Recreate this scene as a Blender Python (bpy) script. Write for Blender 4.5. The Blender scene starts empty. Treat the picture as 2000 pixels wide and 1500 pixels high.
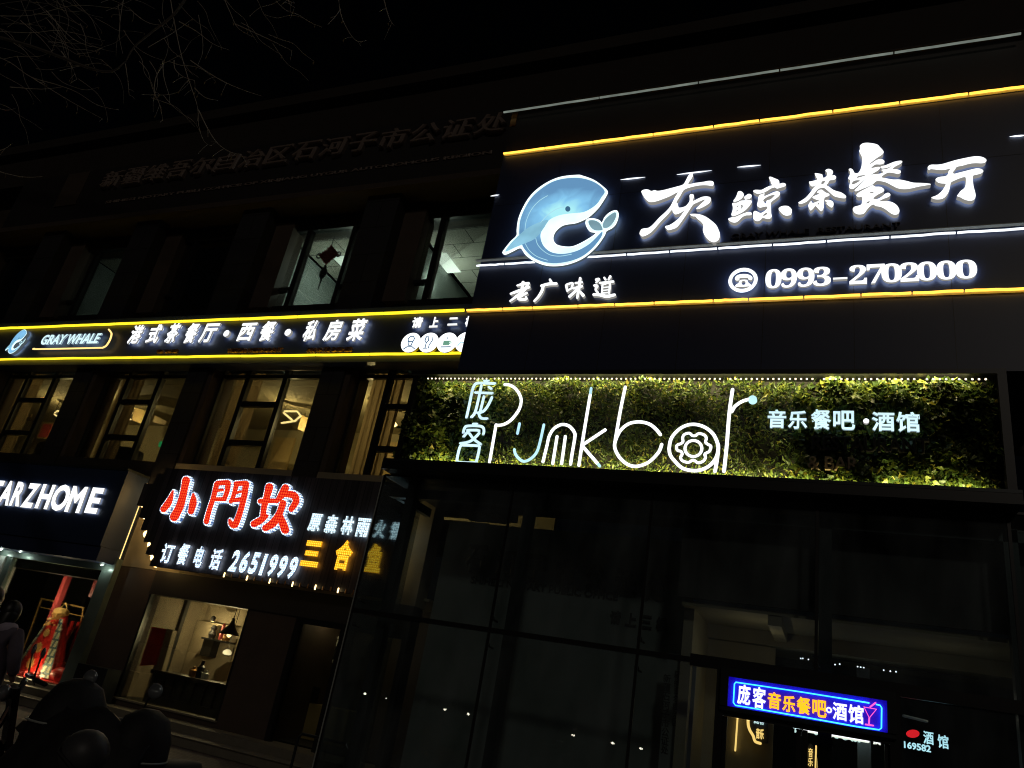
import bpy, bmesh, math, random
from mathutils import Vector, Matrix
from mathutils.geometry import tessellate_polygon
random.seed(7)
SC = bpy.context.scene
COL = SC.collection
R = math.radians

# ------------------------------------------------------------------ camera, sky, street-light stand-in, exposure
CAM_R = ((0.9200794, 0.35448368, 0.16671897), (-0.003926, -0.41722879, 0.908793), (-0.39171225, 0.83681626, 0.38249192))
FPX, EYE = 1450.0, 1.7
cd = bpy.data.cameras.new('camera')
cd.sensor_width = 36.0
cd.lens = FPX / 2000 * 36
cd.clip_start = 0.05
cd.clip_end = 2000
cam = bpy.data.objects.new('camera', cd)
COL.objects.link(cam)
cam.matrix_world = Matrix((
    (CAM_R[0][0], CAM_R[1][0], -CAM_R[2][0], 0), (CAM_R[0][1], CAM_R[1][1], -CAM_R[2][1], 0),
    (CAM_R[0][2], CAM_R[1][2], -CAM_R[2][2], EYE), (0, 0, 0, 1)))
SC.camera = cam
w = bpy.data.worlds.new('World')
SC.world = w
w.use_nodes = True
wn = w.node_tree
wn.nodes.clear()
sky = wn.nodes.new('ShaderNodeTexSky')
sky.sky_type = 'NISHITA'
sky.sun_disc = False
sky.sun_elevation = R(28)
sky.sun_rotation = R(200)
bg = wn.nodes.new('ShaderNodeBackground')
bg.inputs[1].default_value = 0.00012
wo = wn.nodes.new('ShaderNodeOutputWorld')
wn.links.new(sky.outputs[0], bg.inputs[0])
wn.links.new(bg.outputs[0], wo.inputs[0])
sl = bpy.data.lights.new('street_glow_sun', 'SUN')  # dim warm sun lamp standing in for street light behind the camera
sl.energy = 0.10
sl.angle = R(4)
sl.color = (1.0, 0.88, 0.74)
so = bpy.data.objects.new('street_glow_sun', sl)
COL.objects.link(so)
so.rotation_euler = (R(62), 0, R(20))
SC.view_settings.view_transform = 'Standard'
SC.view_settings.look = 'None'
SC.view_settings.exposure = 0
SC.view_settings.gamma = 1
SC.cycles.max_bounces = 6
SC.cycles.transparent_max_bounces = 16
SC.cycles.use_denoising = True
SC.cycles.filter_width = 1.1
SC.cycles.sample_clamp_indirect = 4.0


# ------------------------------------------------------------------ places on real planes (metres)
def ray(x, y):
    a, b = (x - 1000) / FPX, -(y - 750) / FPX
    return Vector([a * CAM_R[0][i] + b * CAM_R[1][i] + CAM_R[2][i] for i in range(3)])


def P(x, y, Y):
    d = ray(x, y)
    return d * (Y / d.y) + Vector((0, 0, EYE))


def PZ(x, y, Z):
    d = ray(x, y)
    return d * ((Z - EYE) / d.z) + Vector((0, 0, EYE))


# ------------------------------------------------------------------ materials
def nodes_of(name):
    m = bpy.data.materials.new(name)
    m.use_nodes = True
    nt = m.node_tree
    nt.nodes.clear()
    out = nt.nodes.new('ShaderNodeOutputMaterial')
    return m, nt, out


def mat(name, col, rough=0.6, metal=0.0, var=0.25, scale=6.0, bump=0.0, spec=0.5, emis=None, es=0.0):
    m, nt, out = nodes_of(name)
    p = nt.nodes.new('ShaderNodeBsdfPrincipled')
    tc = nt.nodes.new('ShaderNodeTexCoord')
    nz = nt.nodes.new('ShaderNodeTexNoise')
    nz.inputs['Scale'].default_value = scale
    nz.inputs['Detail'].default_value = 6
    nt.links.new(tc.outputs['Object'], nz.inputs['Vector'])
    mx = nt.nodes.new('ShaderNodeMix')
    mx.data_type = 'RGBA'
    mx.inputs[6].default_value = tuple(c * (1 - var) for c in col) + (1,)
    mx.inputs[7].default_value = tuple(min(1, c * (1 + var)) for c in col) + (1,)
    nt.links.new(nz.outputs['Fac'], mx.inputs[0])
    nt.links.new(mx.outputs[2], p.inputs['Base Color'])
    p.inputs['Roughness'].default_value = rough
    p.inputs['Metallic'].default_value = metal
    p.inputs['Specular IOR Level'].default_value = spec
    if emis:
        p.inputs['Emission Color'].default_value = emis + (1,)
        p.inputs['Emission Strength'].default_value = es
    if bump:
        b = nt.nodes.new('ShaderNodeBump')
        b.inputs['Strength'].default_value = bump
        b.inputs['Distance'].default_value = 0.02
        nt.links.new(nz.outputs['Fac'], b.inputs['Height'])
        nt.links.new(b.outputs[0], p.inputs['Normal'])
    nt.links.new(p.outputs[0], out.inputs[0])
    return m


def emi(name, col, st, var=0.0):
    m, nt, out = nodes_of(name)
    e = nt.nodes.new('ShaderNodeEmission')
    e.inputs[0].default_value = col + (1,)
    e.inputs[1].default_value = st
    if var:
        tc = nt.nodes.new('ShaderNodeTexCoord')
        nz = nt.nodes.new('ShaderNodeTexNoise')
        nz.inputs['Scale'].default_value = 2.5
        mr = nt.nodes.new('ShaderNodeMapRange')
        mr.inputs[1].default_value = 0.3
        mr.inputs[2].default_value = 0.7
        mr.inputs[3].default_value = st * (1 - var)
        mr.inputs[4].default_value = st * (1 + var)
        nt.links.new(tc.outputs['Object'], nz.inputs['Vector'])
        nt.links.new(nz.outputs['Fac'], mr.inputs[0])
        nt.links.new(mr.outputs[0], e.inputs[1])
    nt.links.new(e.outputs[0], out.inputs[0])
    return m


def emi_dots(name, col, back, st, pitch, r=0.36):
    """LED letter face: round lamps on a pitch, dark plastic between them."""
    m, nt, out = nodes_of(name)
    tc = nt.nodes.new('ShaderNodeTexCoord')
    sc = nt.nodes.new('ShaderNodeVectorMath')
    sc.operation = 'SCALE'
    sc.inputs['Scale'].default_value = 1 / pitch
    fr = nt.nodes.new('ShaderNodeVectorMath')
    fr.operation = 'FRACTION'
    sb = nt.nodes.new('ShaderNodeVectorMath')
    sb.operation = 'SUBTRACT'
    sb.inputs[1].default_value = (0.5, 0.5, 0.5)
    ml = nt.nodes.new('ShaderNodeVectorMath')
    ml.operation = 'MULTIPLY'
    ml.inputs[1].default_value = (1, 0, 1)
    ln = nt.nodes.new('ShaderNodeVectorMath')
    ln.operation = 'LENGTH'
    mr = nt.nodes.new('ShaderNodeMapRange')
    mr.inputs[1].default_value = r + 0.12
    mr.inputs[2].default_value = r - 0.12
    mix = nt.nodes.new('ShaderNodeMix')
    mix.data_type = 'RGBA'
    mix.inputs[6].default_value = back + (1,)
    mix.inputs[7].default_value = col + (1,)
    e = nt.nodes.new('ShaderNodeEmission')
    e.inputs[1].default_value = st
    L = nt.links.new
    L(tc.outputs['Object'], sc.inputs[0])
    L(sc.outputs[0], fr.inputs[0])
    L(fr.outputs[0], sb.inputs[0])
    L(sb.outputs[0], ml.inputs[0])
    L(ml.outputs[0], ln.inputs[0])
    L(ln.outputs['Value'], mr.inputs[0])
    L(mr.outputs[0], mix.inputs[0])
    L(mix.outputs[2], e.inputs[0])
    L(e.outputs[0], out.inputs[0])
    return m


def glass(name, tint, refl=1.0, rough=0.0, dust_sheen=0.0):
    m, nt, out = nodes_of(name)
    t = nt.nodes.new('ShaderNodeBsdfTransparent')
    t.inputs[0].default_value = tint + (1,)
    g = nt.nodes.new('ShaderNodeBsdfGlossy')
    g.inputs['Roughness'].default_value = rough
    f = nt.nodes.new('ShaderNodeFresnel')
    f.inputs[0].default_value = 1.45
    mu = nt.nodes.new('ShaderNodeMath')
    mu.operation = 'MULTIPLY'
    mu.inputs[1].default_value = refl
    mx = nt.nodes.new('ShaderNodeMixShader')
    nt.links.new(f.outputs[0], mu.inputs[0])
    nt.links.new(mu.outputs[0], mx.inputs[0])
    nt.links.new(t.outputs[0], mx.inputs[1])
    nt.links.new(g.outputs[0], mx.inputs[2])
    if dust_sheen:  # noise film: dust, also imitating faint reflections in the glass
        df = nt.nodes.new('ShaderNodeBsdfDiffuse')
        df.inputs[0].default_value = (0.55, 0.60, 0.62, 1)
        tc = nt.nodes.new('ShaderNodeTexCoord')
        mp = nt.nodes.new('ShaderNodeMapping')
        mp.inputs['Scale'].default_value = (1.4, 1.0, 0.5)
        nz = nt.nodes.new('ShaderNodeTexNoise')
        nz.inputs['Scale'].default_value = 1.6
        nz.inputs['Detail'].default_value = 7
        mr = nt.nodes.new('ShaderNodeMapRange')
        mr.inputs[1].default_value = 0.35
        mr.inputs[2].default_value = 0.8
        mr.inputs[4].default_value = dust_sheen
        m2 = nt.nodes.new('ShaderNodeMixShader')
        nt.links.new(tc.outputs['Object'], mp.inputs[0])
        nt.links.new(mp.outputs[0], nz.inputs['Vector'])
        nt.links.new(nz.outputs['Fac'], mr.inputs[0])
        nt.links.new(mr.outputs[0], m2.inputs[0])
        nt.links.new(mx.outputs[0], m2.inputs[1])
        nt.links.new(df.outputs[0], m2.inputs[2])
        mx = m2
    nt.links.new(mx.outputs[0], out.inputs[0])
    return m


def plank_mat(name, col, pitch, rough=0.6):
    """vertical boards: tone per board and a dark joint, in the board's own metres"""
    m, nt, out = nodes_of(name)
    p = nt.nodes.new('ShaderNodeBsdfPrincipled')
    p.inputs['Roughness'].default_value = rough
    tc = nt.nodes.new('ShaderNodeTexCoord')
    sx = nt.nodes.new('ShaderNodeSeparateXYZ')
    dv = nt.nodes.new('ShaderNodeMath')
    dv.operation = 'DIVIDE'
    dv.inputs[1].default_value = pitch
    fl = nt.nodes.new('ShaderNodeMath')
    fl.operation = 'FLOOR'
    wn_ = nt.nodes.new('ShaderNodeTexWhiteNoise')
    wn_.noise_dimensions = '1D'
    fr = nt.nodes.new('ShaderNodeMath')
    fr.operation = 'FRACT'
    gt = nt.nodes.new('ShaderNodeMath')
    gt.operation = 'GREATER_THAN'
    gt.inputs[1].default_value = 0.07
    mr = nt.nodes.new('ShaderNodeMapRange')
    mr.inputs[3].default_value = 0.55
    mr.inputs[4].default_value = 1.35
    mp = nt.nodes.new('ShaderNodeMapping')
    mp.inputs['Scale'].default_value = (30, 30, 1.2)
    nz = nt.nodes.new('ShaderNodeTexNoise')
    nz.inputs['Scale'].default_value = 1
    m1 = nt.nodes.new('ShaderNodeMath')
    m1.operation = 'MULTIPLY'
    m2 = nt.nodes.new('ShaderNodeMath')
    m2.operation = 'MULTIPLY'
    vm = nt.nodes.new('ShaderNodeVectorMath')
    vm.operation = 'SCALE'
    vm.inputs[0].default_value = tuple(2 * c for c in col)
    L = nt.links.new
    L(tc.outputs['Object'], sx.inputs[0])
    L(sx.outputs[0], dv.inputs[0])
    L(dv.outputs[0], fl.inputs[0])
    L(fl.outputs[0], wn_.inputs['W'])
    L(wn_.outputs['Value'], mr.inputs[0])
    L(dv.outputs[0], fr.inputs[0])
    L(fr.outputs[0], gt.inputs[0])
    L(tc.outputs['Object'], mp.inputs[0])
    L(mp.outputs[0], nz.inputs['Vector'])
    L(mr.outputs[0], m1.inputs[0])
    L(gt.outputs[0], m1.inputs[1])
    L(m1.outputs[0], m2.inputs[0])
    L(nz.outputs['Fac'], m2.inputs[1])
    L(m2.outputs[0], vm.inputs['Scale'])
    L(vm.outputs[0], p.inputs['Base Color'])
    L(p.outputs[0], out.inputs[0])
    return m


def brick_mat(name, c1, c2, cm, sx, sy, rough=0.8, mortar=0.02, axis='XY'):
    m, nt, out = nodes_of(name)
    p = nt.nodes.new('ShaderNodeBsdfPrincipled')
    p.inputs['Roughness'].default_value = rough
    tc = nt.nodes.new('ShaderNodeTexCoord')
    b = nt.nodes.new('ShaderNodeTexBrick')
    b.inputs['Color1'].default_value = c1 + (1,)
    b.inputs['Color2'].default_value = c2 + (1,)
    b.inputs['Mortar'].default_value = cm + (1,)
    b.inputs['Scale'].default_value = 1
    b.inputs['Mortar Size'].default_value = mortar
    b.inputs['Brick Width'].default_value = sx
    b.inputs['Row Height'].default_value = sy
    if axis == 'XZ':
        s = nt.nodes.new('ShaderNodeSeparateXYZ')
        c = nt.nodes.new('ShaderNodeCombineXYZ')
        nt.links.new(tc.outputs['Object'], s.inputs[0])
        nt.links.new(s.outputs[0], c.inputs[0])
        nt.links.new(s.outputs[2], c.inputs[1])
        nt.links.new(c.outputs[0], b.inputs['Vector'])
    else:
        nt.links.new(tc.outputs['Object'], b.inputs['Vector'])
    nt.links.new(b.outputs['Color'], p.inputs['Base Color'])
    nt.links.new(p.outputs[0], out.inputs[0])
    return m


def whale_mat():
    """back-lit print: the lamp board behind makes the middle of the head brighter"""
    m, nt, out = nodes_of('whale_print')
    tc = nt.nodes.new('ShaderNodeTexCoord')
    mp = nt.nodes.new('ShaderNodeMapping')
    mp.inputs['Location'].default_value = (0.02, 0, -0.22)
    mp.inputs['Scale'].default_value = (1.15, 0, 1.7)
    ln = nt.nodes.new('ShaderNodeVectorMath')
    ln.operation = 'LENGTH'
    nz = nt.nodes.new('ShaderNodeTexNoise')
    nz.inputs['Scale'].default_value = 3.0
    nz.inputs['Distortion'].default_value = 1.2
    ad = nt.nodes.new('ShaderNodeMath')
    ad.operation = 'MULTIPLY_ADD'
    ad.inputs[1].default_value = 0.55
    cr = nt.nodes.new('ShaderNodeValToRGB')
    cr.color_ramp.elements[0].position = 0.22
    cr.color_ramp.elements[0].color = (0.42, 0.88, 0.95, 1)
    cr.color_ramp.elements[1].position = 1.0
    cr.color_ramp.elements[1].color = (0.13, 0.30, 0.52, 1)
    k = cr.color_ramp.elements.new(0.5)
    k.color = (0.24, 0.58, 0.88, 1)
    e = nt.nodes.new('ShaderNodeEmission')
    e.inputs[1].default_value = 1.0
    L = nt.links.new
    L(tc.outputs['Object'], mp.inputs[0])
    L(tc.outputs['Object'], nz.inputs['Vector'])
    L(mp.outputs[0], ln.inputs[0])
    L(nz.outputs['Fac'], ad.inputs[0])
    L(ln.outputs['Value'], ad.inputs[2])
    sb = nt.nodes.new('ShaderNodeMath')
    sb.operation = 'SUBTRACT'
    sb.inputs[1].default_value = 0.27
    L(ad.outputs[0], sb.inputs[0])
    L(sb.outputs[0], cr.inputs[0])
    L(cr.outputs[0], e.inputs[0])
    L(e.outputs[0], out.inputs[0])
    return m


def leaf_mat():
    m, nt, out = nodes_of('leaf')
    p = nt.nodes.new('ShaderNodeBsdfPrincipled')
    g = nt.nodes.new('ShaderNodeNewGeometry')
    cr = nt.nodes.new('ShaderNodeValToRGB')
    es = cr.color_ramp.elements
    es[0].color = (0.02, 0.04, 0.010, 1)
    es[1].color = (0.22, 0.17, 0.03, 1)
    k = es.new(0.45)
    k.color = (0.05, 0.085, 0.018, 1)
    k = es.new(0.9)
    k.color = (0.14, 0.17, 0.025, 1)
    nt.links.new(g.outputs['Random Per Island'], cr.inputs[0])
    nt.links.new(cr.outputs[0], p.inputs['Base Color'])
    p.inputs['Roughness'].default_value = 0.45
    t = nt.nodes.new('ShaderNodeBsdfTranslucent')
    nt.links.new(cr.outputs[0], t.inputs[0])
    mx = nt.nodes.new('ShaderNodeMixShader')
    mx.inputs[0].default_value = 0.3
    nt.links.new(p.outputs[0], mx.inputs[1])
    nt.links.new(t.outputs[0], mx.inputs[2])
    nt.links.new(mx.outputs[0], out.inputs[0])
    return m


def cloth_mat(name, col):
    m, nt, out = nodes_of(name)
    d = nt.nodes.new('ShaderNodeBsdfDiffuse')
    t = nt.nodes.new('ShaderNodeBsdfTranslucent')
    d.inputs[0].default_value = t.inputs[0].default_value = col + (1,)
    x = nt.nodes.new('ShaderNodeMixShader')
    x.inputs[0].default_value = 0.6
    nt.links.new(d.outputs[0], x.inputs[1])
    nt.links.new(t.outputs[0], x.inputs[2])
    nt.links.new(x.outputs[0], out.inputs[0])
    return m


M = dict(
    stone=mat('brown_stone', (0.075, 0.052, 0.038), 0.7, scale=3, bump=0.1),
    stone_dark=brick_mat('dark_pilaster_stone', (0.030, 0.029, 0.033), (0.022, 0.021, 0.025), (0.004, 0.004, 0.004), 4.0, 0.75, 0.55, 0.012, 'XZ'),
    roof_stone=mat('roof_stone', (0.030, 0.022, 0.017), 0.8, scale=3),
    plaster=mat('beige_plaster', (0.30, 0.25, 0.17), 0.8, scale=4, bump=0.05),
    panel=mat('black_panel_glow_tint', (0.030, 0.044, 0.105), 0.42, var=0.12, scale=1.2),  # blue lifted in the colour to imitate lens glow around the letters
    fascia=mat('dark_brown_fascia', (0.024, 0.02, 0.02), 0.6, var=0.15, scale=1.5),
    navy=mat('navy_sign_face', (0.02, 0.035, 0.085), 0.45, var=0.15, scale=1.5),
    trim=mat('pale_cornice_metal', (0.42, 0.45, 0.42), 0.5, scale=8),
    black=mat('black_metal', (0.008, 0.008, 0.009), 0.4, scale=5),
    frame=mat('dark_window_frame', (0.012, 0.012, 0.013), 0.35, scale=5),
    steel=mat('steel_post', (0.035, 0.04, 0.042), 0.35, 0.4, scale=5),
    chrome=mat('bright_metal', (0.55, 0.56, 0.58), 0.2, 1.0, scale=5),
    plaque=mat('relief_letters', (0.25, 0.19, 0.165), 0.5, scale=5),
    unlit=mat('unlit_letter_face', (0.06, 0.055, 0.075), 0.4, scale=5),
    copper=mat('copper_letter', (0.35, 0.17, 0.05), 0.35, 0.6, scale=8),
    gold=mat('gold_metal', (0.75, 0.46, 0.15), 0.35, 0.45, scale=30, var=0.4),
    plank=plank_mat('dark_sign_planks', (0.05, 0.042, 0.044), 0.16),
    leaf=leaf_mat(),
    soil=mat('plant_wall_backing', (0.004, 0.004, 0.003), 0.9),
    room=mat('olive_room_wall', (0.30, 0.26, 0.16), 0.7, scale=1.5),
    room_ceiling=mat('olive_room_ceiling', (0.25, 0.22, 0.14), 0.8, scale=2),
    wood=mat('light_wood_panel', (0.42, 0.31, 0.14), 0.5, scale=3),
    curtain=cloth_mat('beige_curtain', (0.36, 0.28, 0.17)),
    office=mat('grey_office_wall', (0.36, 0.40, 0.38), 0.8, scale=2),
    tiles=brick_mat('ceiling_tiles', (0.5, 0.48, 0.42), (0.46, 0.44, 0.38), (0.06, 0.06, 0.05), 1.2, 0.6, 0.9, 0.012),
    pave=brick_mat('brick_paving', (0.13, 0.10, 0.092), (0.085, 0.068, 0.065), (0.03, 0.025, 0.023), 0.24, 0.12, 0.75, 0.012),
    step=mat('stone_step', (0.19, 0.17, 0.13), 0.7, scale=8, bump=0.1),
    asphalt=mat('asphalt', (0.045, 0.045, 0.047), 0.85, scale=20, bump=0.2),
    red=mat('red_silk', (0.55, 0.02, 0.015), 0.45, scale=5),
    red_post=mat('red_paint', (0.42, 0.06, 0.06), 0.5, scale=5),
    white=mat('white_painted', (0.6, 0.6, 0.56), 0.6, scale=5),
    trimcloth=brick_mat('patterned_trim_cloth', (0.62, 0.58, 0.38), (0.55, 0.5, 0.3), (0.02, 0.08, 0.10), 0.09, 0.17, 0.7, 0.02, 'XZ'),
    greenmetal=mat('grey_green_metal', (0.20, 0.25, 0.22), 0.35, 0.3, scale=4),
    board=mat('pale_board', (0.16, 0.175, 0.17), 0.6, scale=2),
    dark_text=mat('dark_letter', (0.02, 0.02, 0.02), 0.6),
    bark=mat('bark', (0.5, 0.44, 0.36), 0.85, scale=10, bump=0.4),
    dark_bark=mat('dark_bark', (0.10, 0.085, 0.07), 0.9, scale=10, bump=0.4),
    dryleaf=mat('dry_leaf', (0.26, 0.19, 0.09), 0.8, scale=10),
    skin=mat('skin', (0.42, 0.26, 0.19), 0.55, scale=20, var=0.1),
    hair=mat('black_hair', (0.008, 0.007, 0.007), 0.45, scale=40),
    coat=mat('purple_grey_coat', (0.14, 0.115, 0.15), 0.85, scale=12),
    vest=mat('green_coat', (0.035, 0.055, 0.028), 0.85, scale=12),
    collar=mat('pale_lilac_hood', (0.42, 0.36, 0.44), 0.85, scale=12),
    rubber=mat('rubber', (0.012, 0.012, 0.012), 0.7),
    quilt=mat('quilted_apron', (0.010, 0.010, 0.011), 0.7, scale=9, bump=0.5),
    paint=mat('scooter_paint', (0.008, 0.008, 0.010), 0.25, scale=9),
    helmet=mat('grey_helmet', (0.06, 0.06, 0.063), 0.5, scale=4),
    lens=mat('lamp_lens', (0.4, 0.42, 0.45), 0.08, 0.7),
    orange=mat('orange_paint', (0.35, 0.09, 0.02), 0.5),
    pane=glass('window_pane', (0.82, 0.84, 0.78), 0.7),
    vpane=glass('vestibule_pane', (0.90, 0.96, 0.96), 0.9, dust_sheen=0.10),
    spane=glass('vestibule_side_pane', (0.92, 0.97, 0.97), 0.8),
    pane_green=mat('cup_green', (0.2, 0.42, 0.3), 0.6, emis=(0.18, 0.42, 0.30), es=0.8),
    E_white=emi('white_letter_light', (0.95, 0.98, 1.0), 1.35),
    S_white=emi('white_letter_side', (0.62, 0.60, 0.56), 0.42),
    S_cyan=emi('cool_letter_side', (0.45, 0.60, 0.66), 0.5),
    S_led=emi_dots('white_led_side', (0.75, 0.92, 1.0), (0.06, 0.12, 0.30), 1.2, 0.05),
    S_amber=emi('amber_letter_side', (1.0, 0.42, 0.03), 0.4),
    S_belly=emi('emblem_side', (0.34, 0.44, 0.52), 0.20),
    S_navy=emi('small_letter_side', (0.10, 0.16, 0.30), 0.35),
    S_cream=mat('icon_disc_side', (0.55, 0.5, 0.4), 0.4),
    B_white=emi('letter_back_glow', (0.70, 0.82, 1.0), 3.0),
    B_led=emi('led_letter_back_glow', (0.85, 0.92, 1.0), 8.0),
    B_cyan=emi('cool_letter_back_glow', (0.55, 0.80, 1.0), 2.0),
    B_amber=emi('amber_letter_back_glow', (1.0, 0.42, 0.04), 3.0),
    E_cyan=emi('cool_letter_light', (0.66, 0.92, 1.0), 1.1, 0.2),
    E_tube=emi('white_neon_tube', (0.95, 0.98, 1.0), 1.5),
    E_tubedim=emi('cool_neon_tube', (0.50, 0.82, 0.92), 1.15, 0.15),
    E_rim=emi('white_rim_light', (0.85, 0.98, 1.0), 1.5),
    E_belly=emi('whale_belly_light', (0.72, 0.97, 1.0), 1.25, 0.15),
    E_fin=emi('fin_print', (0.26, 0.55, 0.72), 0.95, 0.2),
    E_tail=emi('tail_print', (0.22, 0.38, 0.45), 0.9, 0.2),
    E_eye=emi('eye_print', (0.05, 0.14, 0.25), 1.0),
    E_line=emi('pale_line_print', (0.45, 0.80, 0.92), 0.95),
    E_blue=emi('whale_blue_light', (0.22, 0.52, 0.80), 1.0, 0.15),
    whale=whale_mat(),
    E_amber=emi('amber_led_strip', (1.0, 0.47, 0.05), 2.8, 0.25),
    E_yellow=emi('yellow_led_strip', (1.0, 0.70, 0.02), 1.7, 0.15),
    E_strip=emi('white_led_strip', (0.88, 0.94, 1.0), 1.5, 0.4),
    E_bead=emi('warm_led_bead', (1.0, 0.84, 0.58), 2.2),
    E_under=emi('warm_hidden_strip', (1.0, 0.84, 0.34), 16.0),
    E_warm=emi('warm_lamp', (1.0, 0.72, 0.30), 4.0),
    E_gold=emi('gold_led_edge', (1.0, 0.66, 0.22), 1.5),
    E_orange=emi('orange_neon', (1.0, 0.34, 0.01), 2.0),
    E_pink=emi('pink_neon', (1.0, 0.10, 0.50), 1.5),
    E_bluetube=emi('blue_neon', (0.03, 0.25, 1.0), 1.6, 0.3),
    E_bluepanel=mat('blue_acrylic_panel', (0.08, 0.05, 0.7), 0.3, emis=(0.012, 0.0, 0.62), es=0.42),
    E_panel=emi('office_ceiling_lamp', (0.78, 0.95, 0.88), 2.2),
    E_icon=emi('icon_disc_light', (0.95, 0.98, 1.0), 1.6),
    E_red=emi_dots('red_led_face', (1.0, 0.10, 0.02), (0.75, 0.0, 0.005), 1.0, 0.055),
    E_reddot=emi('red_led', (1.0, 0.02, 0.03), 0.8),
    E_green=emi('green_exit_light', (0.05, 0.8, 0.25), 0.6),
    E_leds=emi_dots('white_led_face', (0.85, 0.95, 1.0), (0.10, 0.17, 0.28), 2.2, 0.05),
    E_ledn=emi_dots('small_white_led_face', (0.90, 0.97, 1.0), (0.30, 0.44, 0.62), 1.7, 0.042),
    E_leds2=emi_dots('cool_led_face', (0.80, 0.95, 1.0), (0.30, 0.42, 0.50), 1.7, 0.045),
    E_ledy=emi_dots('amber_led_face', (1.0, 0.60, 0.05), (0.70, 0.27, 0.0), 1.6, 0.042),
    E_frame=emi('shop_spot_light', (0.85, 1.0, 0.90), 5.0),
)


LETTER = {'E_white': ('S_white', 'B_white'), 'E_cyan': ('S_cyan', 'B_cyan'), 'E_leds': ('S_led', 'B_led'), 'E_leds2': ('S_cyan', 'B_cyan'), 'E_ledn': ('S_navy', 'B_white'),
          'E_ledy': ('S_amber', 'B_amber'), 'E_orange': ('E_orange', 'B_amber'), 'E_icon': ('S_cream', 'S_cream'), 'E_belly': ('S_belly', 'B_cyan')}


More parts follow.
